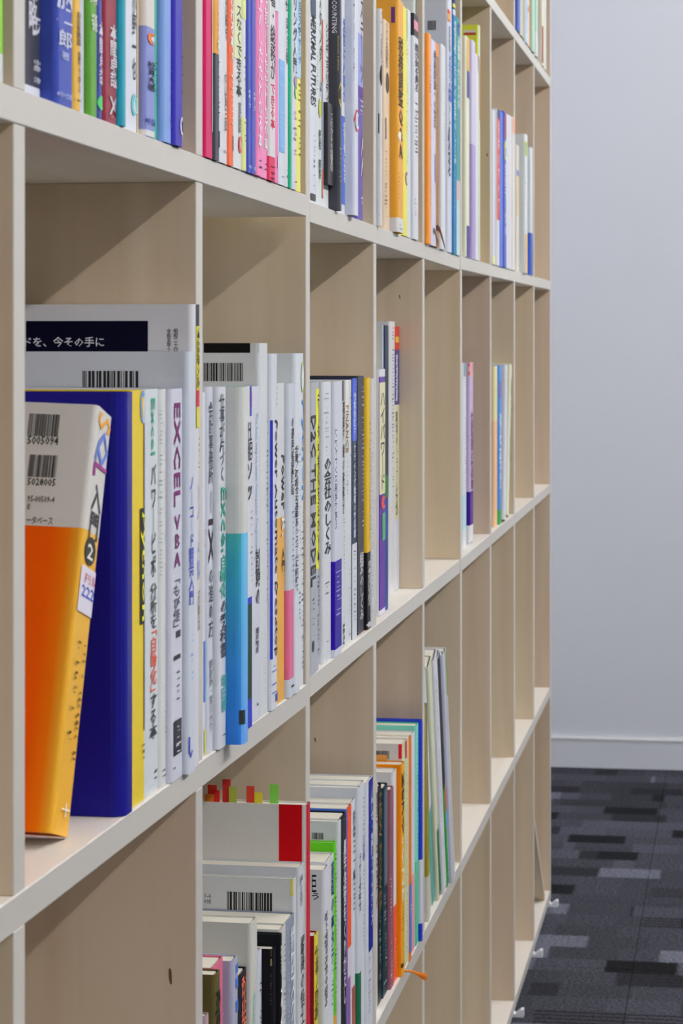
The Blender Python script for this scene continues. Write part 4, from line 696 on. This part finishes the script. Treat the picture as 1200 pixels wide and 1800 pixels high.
{'label': 'blue and navy book with white dots and white foot, middle row', 'u': 2, 'o': [0.27216, 0.00433, -0.36809], 't': 0.03132, 'h': 0.23856, 'col': '#26344c', 'row': 2, 'cell': 3, 'it': [('p', 0.0, 0.03132, 0.18111, 0.23856, '#4560cc'), ('t', '顧客体験マーケティング戦略の教科書', 'v', 0.00914, 0.02176, 0.09232, 0.22551, '#d4dcf0'), ('p', 0.0, 0.03132, 0.0, 0.0871, '#c9cdd6'), ('m', 0.00914, 0.02176, 0.01659, 0.08187, '#4c4e56'), ('m', 0.02749, 0.03132, 0.08971, 0.23595, '#c4ccea')]},
{'label': 'dark slate book, middle row, left of the yellow and black one', 'u': 2, 'o': [0.30854, 0.00431, -0.36819], 't': 0.042, 'h': 0.24027, 'col': '#3a3a46', 'row': 2, 'cell': 3, 'it': [('m', 0.02291, 0.0396, 0.09719, 0.23016, '#b8bac4'), ('t', '組織のしくみ', 'v', 0.01113, 0.0348, 0.01209, 0.07592, '#cfd0d8')]},
{'label': 'yellow and black book, middle row, near the end of the third bay', 'u': 2, 'o': [0.35104, 0.00168, -0.36832], 't': 0.02418, 'h': 0.23838, 'col': '#d6b02c', 'row': 2, 'cell': 3, 'it': [('obi', 0.0, 0.0733, '#17171a'), ('m', 0.01337, 0.02201, 0.08409, 0.20008, '#8a7430'), ('t', '完本地図を走る', 'v', 0.00267, 0.02201, 0.02204, 0.0652, '#c8c8c8'), ('oval', 0.00048, 0.01985, 0.00208, 0.00748, '#c8c8c8')]},
{'label': 'white book covering the upright edge, middle row, last in the third bay', 'u': 2, 'o': [0.37572, 5e-05, -0.36839], 't': 0.00958, 'h': 0.2377, 'col': '#cbcdd2', 'row': 2, 'cell': 3, 'it': [('m', 0.00311, 0.00634, 0.18607, 0.21868, '#c08a84'), ('m', 0.00019, 0.00311, 0.01217, 0.18607, '#a4a8b4')]},
{'label': 'white book with violet patterned spine and cream label, middle row', 'u': 2, 'o': [0.47802, 0.00761, -0.36869], 't': 0.042, 'h': 0.24562, 'col': '#5c3394', 'cov': '#cdd0d6', 'row': 2, 'cell': 4, 'it': [('obi', 0.2382, 0.24562, '#cfd2da'), ('p', 0.00117, 0.042, 0.12058, 0.23249, '#d6d2ac'), ('t', 'ハイパワード', 'v', 0.00427, 0.03563, 0.12515, 0.22221, '#34323c'), ('oval', 0.00737, 0.042, 0.10517, 0.1183, '#d4484c'), ('p', 0.01672, 0.042, 0.07377, 0.10117, '#4aa072'), ('obi', 0.0, 0.00525, '#cfd2da')]},
{'label': 'tall slim book banded dark navy, green and blue, middle row', 'u': 2, 'o': [0.52052, 0.00886, -0.36881], 't': 0.03291, 'h': 0.29004, 'col': '#1e3a86', 'cov': '#c9cdca', 'row': 2, 'cell': 4, 'it': [('p', 0.0, 0.03291, 0.11497, 0.137, '#2f6c2c'), ('p', 0.0, 0.03291, 0.137, 0.29004, '#0e2028')]},
{'label': 'white worn book set back in the third bay, middle row', 'u': 2, 'o': [0.69687, 0.027, -0.36932], 't': 0.042, 'h': 0.29651, 'col': '#cbccd0', 'row': 2, 'cell': 4, 'it': [('m', 0.01555, 0.03136, 0.11304, 0.29029, '#55565c'), ('m', 0.00511, 0.0208, 0.07572, 0.09438, '#dcb08c'), ('m', 0.01032, 0.02607, 0.01353, 0.0695, '#bcbcc0')]},
{'label': 'red, blue and pale yellow book set back, last in its middle bay', 'u': 2, 'o': [0.73937, 0.0262, -0.36944], 't': 0.03179, 'h': 0.29134, 'col': '#d2d0b0', 'row': 2, 'cell': 4, 'it': [('obi', 0.26549, 0.29134, '#d0402c'), ('p', 0.00109, 0.02405, 0.27369, 0.27999, '#e4b43c'), ('obi', 0.20496, 0.26549, '#473f84'), ('t', '就業規則', 'v', 0.00064, 0.01252, 0.20875, 0.26108, '#e0e0ea'), ('t', '職場のトラブル対策', 'v', 0.00064, 0.01252, 0.08265, 0.19803, '#6a6a54'), ('obi', 0.0, 0.07824, '#cdd0d8')]},
{'label': 'white and pale blue slim book, middle row, alone with lilac one', 'u': 3, 'o': [0.1456, 0.013, -0.36616], 't': 0.042, 'h': 0.24635, 'col': '#cfd4da', 'row': 2, 'cell': 6, 'it': [('p', 0.00634, 0.03686, 0.2281, 0.24635, '#7c9cac'), ('obi', 0.02421, 0.07138, '#b0d2dc'), ('m', 0.02153, 0.03686, 0.07746, 0.22581, '#8a8c98')]},
{'label': 'lilac book with violet lower band, middle row', 'u': 3, 'o': [0.22732, 0.01235, -0.36566], 't': 0.042, 'h': 0.24611, 'col': '#c0aed2', 'row': 2, 'cell': 6, 'it': [('obi', 0.22662, 0.24611, '#d8a8b0'), ('oval', 0.0, 0.00084, 0.23987, 0.24533, '#d0383c'), ('oval', 0.0, 0.00084, 0.22818, 0.23442, '#d0383c'), ('m', 0.00633, 0.042, 0.23208, 0.24377, '#c05a8c'), ('t', '仕訳経理の教科書', 'v', 0.00633, 0.0375, 0.07228, 0.17829, '#4a3060'), ('obi', 0.02395, 0.06994, '#431a86'), ('obi', 0.0, 0.02395, '#d3d5da'), ('m', 0.00084, 0.02407, 0.0, 0.00212, '#3a3a3c')]},
{'label': 'peach and pale yellow slim book, middle row far bay', 'u': 3, 'o': [0.50991, 0.00576, -0.36393], 't': 0.042, 'h': 0.23758, 'col': '#e4bc94', 'row': 2, 'cell': 7, 'it': [('obi', 0.15569, 0.23758, '#dcd3a0')]},
{'label': 'bright blue slim book with green foot, middle row far bay', 'u': 3, 'o': [0.55241, 0.00292, -0.36373], 't': 0.03287, 'h': 0.23794, 'col': '#4c86d0', 'row': 2, 'cell': 7, 'it': [('p', 0.00094, 0.03287, 0.18848, 0.21406, '#7a6aa8'), ('t', '弥生会計', 'v', 0.00066, 0.02965, 0.05204, 0.16716, '#dfe6f2'), ('obi', 0.0, 0.02219, '#3f9e4c')]},
{'label': 'white book with grey title, middle row far bay', 'u': 3, 'o': [0.60084, 0.00019, -0.35928], 'lean': 8, 't': 0.03, 'h': 0.23642, 'col': '#d0d2d8', 'row': 2, 'cell': 7, 'it': [('p', 0.0225, 0.03, 0.20571, 0.23027, '#dca060'), ('m', 0.018, 0.03, 0.16894, 0.20395, '#6a5060'), ('m', 0.012, 0.018, 0.06443, 0.1602, '#9ab0cc')]},
{'label': 'cream book leaning against the upright, middle row far bay', 'u': 3, 'o': [0.68993, 0.00313, -0.35763], 'lean': 14, 't': 0.022, 'h': 0.24025, 'col': '#d6d8c0', 'row': 2, 'cell': 7, 'it': [('t', '実務のための会計学', 'v', 0.0055, 0.0154, 0.08228, 0.21999, '#7c8068')]},
{'label': 'mauve little book with rounded top at the very bottom edge', 'u': 1, 'o': [0.4052, -0.00155, -0.75397], 't': 0.00995, 'h': 0.22014, 'dep': 0.1, 'col': '#a58f98', 'row': 3, 'cell': 2, 'it': []},
{'label': 'olive gold book with black lettering, lower row', 'u': 1, 'o': [0.41565, -0.00555, -0.75402], 't': 0.01533, 'h': 0.24401, 'dep': 0.12, 'col': '#5d5430', 'row': 3, 'cell': 2, 'it': [('t', '飛躍', 'v', 0.00031, 0.01362, 0.17387, 0.23263, '#1e2a20')]},
{'label': 'thin pink and white book between olive and lavender ones, lower row', 'u': 1, 'o': [0.43148, 0.0, -0.7541], 't': 0.03361, 'h': 0.24428, 'dep': 0.12, 'col': '#cf6a86', 'row': 3, 'cell': 2, 'it': [('m', 0.02832, 0.03272, 0.18121, 0.23159, '#e8d4dc')]},
{'label': 'lavender grey book with blue edge marks, lower row', 'u': 1, 'o': [0.46559, -0.00606, -0.75427], 't': 0.01817, 'h': 0.24082, 'dep': 0.13, 'col': '#a3a6be', 'row': 3, 'cell': 2, 'it': [('p', 0.00867, 0.01817, 0.23021, 0.23627, '#4a78cc'), ('p', 0.00867, 0.01817, 0.22035, 0.22718, '#4a78cc'), ('p', 0.00867, 0.01817, 0.20444, 0.21202, '#4a78cc')]},
{'label': 'black book with coral lettering, lower row', 'u': 1, 'o': [0.55651, 0.012, -0.75474], 't': 0.042, 'h': 0.20391, 'dep': 0.12, 'col': '#22222c', 'row': 3, 'cell': 2, 'it': [('t', 'howto stop', 'r', 0.01977, 0.03008, 0.12809, 0.19988, '#e0684e'), ('t', 'が止まらない', 'v', 0.021, 0.0414, 0.116, 0.20149, '#e0745c')]},
{'label': 'thick cream book taller than its dark neighbours, lower row', 'u': 1, 'o': [0.59901, 0.00877, -0.75495], 't': 0.02249, 'h': 0.23501, 'dep': 0.15, 'col': '#c6c7c0', 'row': 3, 'cell': 2, 'it': [('t', '会社は', 'v', 0.00303, 0.01466, 0.14753, 0.18367, '#9cc4c0')]},
{'label': 'narrow white book with small dark lettering, between cream and black books', 'u': 1, 'o': [0.622, 0.00792, -0.75507], 't': 0.012, 'h': 0.20949, 'dep': 0.12, 'col': '#cbcedc', 'row': 3, 'cell': 2, 'it': [('m', 0.00196, 0.01032, 0.15517, 0.18627, '#5a5c68')]},
{'label': 'black book with gilt label on cover, lower row', 'u': 1, 'o': [0.6345, -3e-05, -0.75514], 't': 0.01299, 'h': 0.2084, 'dep': 0.13, 'col': '#17171c', 'row': 3, 'cell': 2, 'it': [('cp', 0.0, 0.00212, 0.20281, 0.2084, '#3f3d2c'), ('cp', 0.0, 0.00212, 0.19615, 0.20134, '#8a8456'), ('ct', 'ザ', 'v', 0.0, -0.0, 0.15382, 0.16435, '#d4d4d8'), ('m', 0.0, 0.00026, 0.16666, 0.1917, '#7c7a60')]},
{'label': 'black book with white brush characters, lower row', 'u': 1, 'o': [0.648, -0.003, -0.7552], 't': 0.00622, 'h': 0.21621, 'dep': 0.13, 'col': '#1a1a1e', 'row': 3, 'cell': 2, 'it': [('t', '変える', 'v', 0.00012, 0.00181, 0.18642, 0.20824, '#d6d6dc'), ('t', '本金', 'v', 0.00012, 0.00622, 0.13691, 0.18096, '#d6d6dc')]},
{'label': 'speckled white book, lower row, right of the black books', 'u': 1, 'o': [0.65472, -0.002, -0.75524], 't': 0.02036, 'h': 0.21802, 'dep': 0.13, 'col': '#c4c6c4', 'row': 3, 'cell': 2, 'it': [('m', 0.00779, 0.0172, 0.14572, 0.20914, '#8a8478')]},
{'label': 'slate blue book with white rotated lettering, lower row', 'u': 1, 'o': [0.67558, -0.001, -0.75535], 't': 0.03935, 'h': 0.21744, 'dep': 0.13, 'col': '#8a92a4', 'row': 3, 'cell': 2, 'it': [('t', 'Subscribed', 'r', 0.02014, 0.03232, 0.17446, 0.20884, '#cdd2da'), ('m', 0.00983, 0.01669, 0.1375, 0.20626, '#b4bac6'), ('t', 'サブスク', 'v', 0.01967, 0.03935, 0.1375, 0.2097, '#dcdfe4')]},
{'label': 'white book with barcode and yellow crescent, lower row', 'u': 1, 'o': [0.71542, -0.0005, -0.75555], 't': 0.00807, 'h': 0.24296, 'dep': 0.15, 'col': '#c9cccf', 'row': 3, 'cell': 2, 'it': [('bar', 0.0173, 0.05288, 0.21747, 0.23145), ('ct', '1-6', 'h', 0.06494, 0.06986, 0.22601, 0.22925, '#55565c'), ('ct', '00E', 'h', 0.06494, 0.07075, 0.2216, 0.22488, '#55565c'), ('cp', 0.0, 0.00269, 0.22982, 0.24296, '#d8d04c')]},
{'label': 'white book with black serif title left of red one, lower row', 'u': 1, 'o': [0.72399, -0.003, -0.75559], 't': 0.02089, 'h': 0.24998, 'dep': 0.15, 'col': '#c6cad0', 'row': 3, 'cell': 2, 'it': [('t', '実践の仕掛け', 'v', 0.00163, 0.01208, 0.21927, 0.2434, '#6a6c72'), ('t', '最高の信士', 'v', 0.00336, 0.02018, 0.12714, 0.19514, '#3a3c40')]},
{'label': 'tall grey and red book with sticky flags on top, lower row', 'u': 1, 'o': [0.74538, -0.00515, -0.7557], 't': 0.01485, 'h': 0.29415, 'dep': 0.16, 'col': '#b8283c', 'cov': '#d2d0cb', 'row': 3, 'cell': 2, 'it': [('cp', 0.0, 0.02246, 0.07913, 0.29415, '#c20c16'), ('flag', 0.00742, 0.06245, 0.06882, 0.28215, 0.31092, '#cf3a30'), ('flag', 0.00594, 0.05713, 0.0635, 0.28215, 0.30556, '#b9c458'), ('flag', 0.00891, 0.04368, 0.05004, 0.28215, 0.30587, '#d8503c'), ('flag', 0.00668, 0.03688, 0.04322, 0.28215, 0.30159, '#d6ce44'), ('flag', 0.00816, 0.0245, 0.03129, 0.28215, 0.30791, '#8fd05a'), ('flag', 0.01039, 0.07404, 0.08135, 0.28215, 0.3056, '#d8452c'), ('flag', 0.00742, 0.0711, 0.07703, 0.28215, 0.3022, '#d02c28'), ('flag', 0.0052, 0.07516, 0.08246, 0.28215, 0.29936, '#e08a2c')]},
{'label': 'short yellow and dark red book beside the red one, lower row', 'u': 2, 'o': [0.0193, -0.004, -0.75196], 't': 0.01819, 'h': 0.17443, 'dep': 0.12, 'col': '#d4c63c', 'cov': '#8c1c24', 'row': 3, 'cell': 3, 'it': [('p', 0.0, 0.00036, 0.0, 0.17443, '#7c1a20'), ('t', '仕事ノ図解', 'v', 0.00036, 0.0138, 0.10554, 0.16565, '#55501c')]},
{'label': 'white book with huge black characters on its cover, lower row', 'u': 2, 'o': [0.03799, -0.0091, -0.75201], 't': 0.02337, 'h': 0.22429, 'dep': 0.14, 'col': '#ccd0d8', 'row': 3, 'cell': 3, 'it': [('ct', '巨', 'v', 0.00706, 0.01083, 0.20593, 0.22, '#1c1c1e'), ('ct', 'う', 'v', 0.00471, 0.01083, 0.19943, 0.20521, '#1c1c1e'), ('t', '松と経営大全の組織', 'v', 0.00047, 0.0122, 0.11172, 0.18972, '#4c4e56')]},
{'label': 'white book with dark blue characters, left of the lime one, lower row', 'u': 2, 'o': [0.08158, -0.003, -0.75214], 't': 0.042, 'h': 0.22125, 'dep': 0.14, 'col': '#cdd0d6', 'row': 3, 'cell': 3, 'it': [('t', '基礎の本タテ', 'v', 0.02488, 0.03954, 0.12871, 0.21598, '#2e2c78'), ('m', 0.02731, 0.03708, 0.08556, 0.12392, '#4a4a80')]},
{'label': 'lime green book with open cream top edge, lower row', 'u': 2, 'o': [0.12408, -0.0035, -0.75226], 't': 0.00874, 'h': 0.22917, 'dep': 0.14, 'col': '#63c62a', 'row': 3, 'cell': 3, 'it': [('m', 0.00129, 0.00749, 0.08355, 0.21946, '#1e3a14'), ('obi', 0.0, 0.08161, '#e0a43c')]},
{'label': 'white grid patterned book with barcode, lower row', 'u': 2, 'o': [0.13332, -0.00588, -0.75229], 't': 0.01262, 'h': 0.24557, 'dep': 0.15, 'col': '#c6cdd0', 'row': 3, 'cell': 3, 'it': [('bar', 0.0138, 0.02368, 0.22999, 0.23565)]},
{'label': 'black book with bold white characters, lower row third bay', 'u': 2, 'o': [0.14644, -0.004, -0.75232], 't': 0.03906, 'h': 0.24447, 'dep': 0.15, 'col': '#222226', 'row': 3, 'cell': 3, 'it': [('t', '黒字経営をくりかえし', 'v', 0.01974, 0.03628, 0.07849, 0.22175, '#d8d9dc'), ('m', 0.01701, 0.02798, 0.18717, 0.24151, '#77705c')]},
{'label': 'very thin cobalt book, lower row, before the vermilion one', 'u': 2, 'o': [0.186, -0.004, -0.75244], 't': 0.00607, 'h': 0.24521, 'dep': 0.15, 'col': '#3a66c0', 'row': 3, 'cell': 3, 'it': []},
{'label': 'vermilion spined book with white foot, lower row', 'u': 2, 'o': [0.19257, -0.004, -0.75246], 't': 0.0245, 'h': 0.2458, 'dep': 0.15, 'col': '#ee5526', 'cov': '#d8d4d0', 'row': 3, 'cell': 3, 'it': [('p', 0.0, 0.0245, 0.0, 0.12208, '#c9c6d2'), ('p', 0.00197, 0.01443, 0.0, 0.09593, '#8a5a9c')]},
{'label': 'white book with grey block lettering, lower row, right of vermilion', 'u': 2, 'o': [0.21756, -0.0035, -0.75253], 't': 0.02496, 'h': 0.24627, 'dep': 0.15, 'col': '#cbd0d4', 'row': 3, 'cell': 3, 'it': [('t', '税金三一本三三', 'v', 0.0094, 0.02161, 0.14808, 0.23711, '#55575f'), ('p', 0.00499, 0.02272, 0.0, 0.08042, '#a4564c')]},
{'label': 'white book with dark green lower band, lower row', 'u': 2, 'o': [0.24303, -0.00679, -0.7526], 't': 0.01401, 'h': 0.25509, 'dep': 0.15, 'col': '#c9ced8', 'row': 3, 'cell': 3, 'it': [('t', 'ラウレダ中世', 'v', 0.00028, 0.01031, 0.14372, 0.19504, '#34363c'), ('obi', 0.0, 0.0883, '#25694c')]},
{'label': 'white book with violet characters, lower row third bay', 'u': 2, 'o': [0.26227, -0.003, -0.75266], 't': 0.042, 'h': 0.25174, 'dep': 0.16, 'col': '#cdd0d6', 'row': 3, 'cell': 3, 'it': [('m', 0.02684, 0.03765, 0.20642, 0.23768, '#6a6c74'), ('t', 'い行制', 'v', 0.02684, 0.03982, 0.1788, 0.20329, '#5a48b8'), ('m', 0.029, 0.03548, 0.11003, 0.17516, '#6a6c74'), ('m', 0.02684, 0.03765, 0.10222, 0.11108, '#8a80c8')]},
{'label': 'tall pale grey book with navy spine stripe, lower row', 'u': 2, 'o': [0.30918, -0.004, -0.7528], 't': 0.042, 'h': 0.24788, 'dep': 0.18, 'col': '#c6cad4', 'row': 3, 'cell': 3, 'it': [('p', 0.01213, 0.042, 0.08783, 0.24788, '#16248c'), ('t', '入門ゼ・実践ファイナンス', 'v', 0.02561, 0.042, 0.10963, 0.2399, '#cfd4ea'), ('m', 0.00945, 0.02561, 0.02987, 0.08304, '#8c90a0')]},
{'label': 'white book with grey lettering in front of the upright, lower row', 'u': 2, 'o': [0.41917, 0.00688, -0.75312], 't': 0.042, 'h': 0.22479, 'dep': 0.13, 'col': '#c9ccd0', 'row': 3, 'cell': 4, 'it': [('t', '経営ケーススタディ', 'v', 0.021, 0.04071, 0.10049, 0.21476, '#4c4e52'), ('m', 0.03685, 0.03942, 0.06148, 0.08656, '#7a7c84')]},
{'label': 'black book with bronze capitals, lower row', 'u': 2, 'o': [0.46167, 0.00739, -0.75324], 't': 0.02962, 'h': 0.21624, 'dep': 0.14, 'col': '#1f1b1c', 'row': 3, 'cell': 4, 'it': [('t', 'NEW POWER', 'r', 0.00703, 0.02694, 0.08951, 0.20832, '#7c5c3a'), ('m', 0.01099, 0.0216, 0.02445, 0.08555, '#c8c4c0')]},
{'label': 'dark teal book with slate panel, lower row', 'u': 2, 'o': [0.49179, 0.00623, -0.75333], 't': 0.03512, 'h': 0.21054, 'dep': 0.14, 'col': '#12323c', 'row': 3, 'cell': 4, 'it': [('p', 0.00857, 0.03512, 0.11022, 0.20767, '#596470'), ('m', 0.0042, 0.02177, 0.07066, 0.10219, '#c4ccd0'), ('m', 0.01296, 0.02399, 0.02079, 0.06206, '#c4ccd0'), ('m', 0.0007, 0.03066, 0.01161, 0.01505, '#c4ccd0')]},
{'label': 'dusty mauve book, lower row, right of the dark teal book', 'u': 2, 'o': [0.52741, 0.00324, -0.75343], 't': 0.02493, 'h': 0.203, 'dep': 0.13, 'col': '#8a5464', 'row': 3, 'cell': 4, 'it': [('m', 0.0005, 0.00579, 0.06665, 0.11307, '#dcc8cc'), ('m', 0.00105, 0.01055, 0.01154, 0.05215, '#dcc8cc')]},
{'label': 'white book with coral red foot, lower row, left of the amber one', 'u': 2, 'o': [0.55284, 0.00398, -0.7535], 't': 0.02718, 'h': 0.21649, 'dep': 0.14, 'col': '#cfd0d4', 'row': 3, 'cell': 4, 'it': [('p', 0.0, 0.02718, 0.0, 0.07813, '#f0583c'), ('m', 0.01163, 0.01827, 0.01363, 0.04295, '#f4d0c4')]},
{'label': 'amber book with thin serif capitals and orange tassel, lower row', 'u': 2, 'o': [0.58052, -0.00146, -0.75358], 't': 0.02399, 'h': 0.21996, 'dep': 0.13, 'col': '#dfa03a', 'cov': '#e8860e', 'row': 3, 'cell': 4, 'it': [('t', 'ZERO', 'r', 0.00048, 0.01397, 0.14654, 0.21167, '#3c2a14'), ('t', 'to', 'r', 0.00048, 0.01064, 0.13647, 0.14476, '#efe2bc'), ('t', 'ONE', 'r', 0.00048, 0.01397, 0.07845, 0.1347, '#efdfb4'), ('m', 0.00048, 0.01397, 0.04292, 0.07252, '#8a5c1c'), ('p', 0.00048, 0.01064, 0.00917, 0.01331, '#3c2c18'), ('tassel',)]},
{'label': 'white and green speckled book with red cover corner, lower row', 'u': 2, 'o': [0.60501, 0.00077, -0.75365], 't': 0.03788, 'h': 0.23747, 'dep': 0.14, 'col': '#c4cfa4', 'cov': '#cfccc9', 'row': 3, 'cell': 4, 'it': [('p', 0.01674, 0.0315, 0.21889, 0.23747, '#d8242e'), ('cp', 0.0, 0.00473, 0.22191, 0.23747, '#d8242e'), ('bar', 0.01434, 0.02877, 0.22129, 0.23), ('cp', 0.01674, 0.02877, 0.21652, 0.22577, '#d89a50'), ('m', 0.02305, 0.03363, 0.01149, 0.23327, '#7ca05c')]},
{'label': 'orange and cornflower blue book, lower row fourth bay', 'u': 2, 'o': [0.64339, -0.00124, -0.75377], 't': 0.01962, 'h': 0.23782, 'dep': 0.15, 'col': '#d8781c', 'cov': '#d8d2c4', 'row': 3, 'cell': 4, 'it': [('m', 0.01239, 0.01962, 0.11358, 0.22873, '#f0ddc4'), ('p', 0.0, 0.01962, 0.00934, 0.08085, '#4f74c4'), ('m', 0.00519, 0.01962, 0.04691, 0.05903, '#dfe6f2')]},
{'label': 'white and rose slim book, lower row, left of the mint one', 'u': 2, 'o': [0.66975, 0.0015, -0.75384], 't': 0.042, 'h': 0.23499, 'dep': 0.15, 'col': '#cfccd6', 'row': 3, 'cell': 4, 'it': [('p', 0.0, 0.042, 0.0, 0.08253, '#dc96a0')]},
{'label': 'mint and turquoise slim book, lower row', 'u': 2, 'o': [0.71225, 0.0005, -0.75397], 't': 0.02417, 'h': 0.24047, 'dep': 0.16, 'col': '#4fb890', 'row': 3, 'cell': 4, 'it': [('obi', 0.09171, 0.24047, '#7cd0bc'), ('m', 0.00775, 0.02087, 0.09918, 0.22989, '#2e6c64')]},
{'label': 'cobalt blue book with white foot, last in its lower bay', 'u': 2, 'o': [0.73692, -0.003, -0.75404], 't': 0.0095, 'h': 0.243, 'dep': 0.17, 'col': '#2a3ebc', 'row': 3, 'cell': 4, 'it': [('obi', 0.0194, 0.08955, '#c9cbdc')]},
{'label': 'wide olive and white book, lower row, first of the leaning group', 'u': 2, 'o': [0.83049, 0.00076, -0.75431], 'lean': -8.5, 't': 0.02156, 'h': 0.25098, 'dep': 0.14, 'col': '#948828', 'row': 3, 'cell': 5, 'it': [('obi', 0.0, 0.0529, '#c4c2ba'), ('p', 0.01552, 0.02156, 0.12431, 0.25098, '#8c7cb8')]},
{'label': 'thin teal book in the leaning group, lower row', 'u': 2, 'o': [0.90933, 0.00544, -0.75454], 'lean': -19, 't': 0.02627, 'h': 0.2976, 'dep': 0.15, 'col': '#5aa098', 'cov': '#c4d0b0', 'row': 3, 'cell': 5, 'it': [('p', 0.0, 0.02627, 0.12247, 0.2976, '#cbccd0'), ('m', 0.01576, 0.02627, 0.01699, 0.10756, '#3a7088')]},
{'label': 'pale green book with forest green foot, leaning, lower row', 'u': 2, 'o': [0.93783, 0.00194, -0.75462], 'lean': -19, 't': 0.03184, 'h': 0.30454, 'dep': 0.16, 'col': '#c6cab0', 'row': 3, 'cell': 5, 'it': [('p', 0.01114, 0.03184, 0.0, 0.08489, '#1e6a3c'), ('m', 0.0191, 0.02865, 0.02382, 0.0697, '#cfdccf')]},
{'label': 'white book with tiny black lettering, leaning, lower row', 'u': 2, 'o': [0.97221, -0.00028, -0.75472], 'lean': -19, 't': 0.03239, 'h': 0.30848, 'dep': 0.16, 'col': '#cccdd6', 'row': 3, 'cell': 5, 'it': [('m', 0.00648, 0.01458, 0.09263, 0.28729, '#44464c'), ('m', 0.01296, 0.01944, 0.01546, 0.06962, '#8c8e96')]},
{'label': 'black and green striped book, leaning, lower row', 'u': 2, 'o': [1.00719, -0.00051, -0.75482], 'lean': -19, 't': 0.02672, 'h': 0.30592, 'dep': 0.16, 'col': '#c6c8d4', 'row': 3, 'cell': 5, 'it': [('p', 0.0, 0.02138, 0.1315, 0.30592, '#1c1a1c'), ('p', 0.0, 0.0187, 0.0, 0.1315, '#2a9434'), ('p', 0.01336, 0.02672, 0.09456, 0.12537, '#cf3c34'), ('p', 0.01336, 0.02672, 0.0752, 0.09302, '#5aa0d8')]},
{'label': 'lavender white book, leaning, lower row', 'u': 2, 'o': [1.03616, -0.00391, -0.7549], 'lean': -19, 't': 0.01217, 'h': 0.30716, 'dep': 0.16, 'col': '#c4c6d8', 'row': 3, 'cell': 5, 'it': []},
{'label': 'white book with lime upper spine, last of the leaning group', 'u': 2, 'o': [1.04974, -0.00492, -0.75494], 'lean': -19, 't': 0.01191, 'h': 0.30991, 'dep': 0.17, 'col': '#c9cccc', 'row': 3, 'cell': 5, 'it': [('p', 0.00238, 0.01191, 0.25139, 0.30991, '#8f9c34'), ('m', 0.00357, 0.01072, 0.22868, 0.24761, '#5ac08a'), ('m', 0.00357, 0.01072, 0.16756, 0.22716, '#34463c'), ('m', 0.00357, 0.00953, 0.01111, 0.15215, '#7c7e88')]},
]
made = {}
for b in BOOKS:
    made[b['label']] = make_book(b)

# maroon ribbon hanging from the thin brown book, across its neighbours
for lab, e in made.items():
    if lab.startswith('thin brown and orange book'):
        pts = [(-.030, -.0042, .0200), (-.018, -.0052, .0205), (-.004, -.0056, .0185), (.012, -.0058, .0130), (.030, -.0056, .0075), (.052, -.0050, .0010)]
        vv = []; ff = []
        for i, (x, y, z) in enumerate(pts):
            hw = .0032 if i < 4 else .0022
            vv += [(x, y, z - hw), (x, y, z + hw), (x, y + .0003, z - hw), (x, y + .0003, z + hw)]
            if i:
                q = 4 * i
                ff += [(q - 4, q, q + 1, q - 3), (q - 2, q - 1, q + 3, q + 2), (q - 3, q + 1, q + 3, q - 1), (q - 4, q - 2, q + 2, q)]
        new_obj('bookmark_ribbon', vv, ff, paper('#4a1c18', .6), e)
SC.cycles.max_bounces = 8
SC.cycles.use_denoising = True
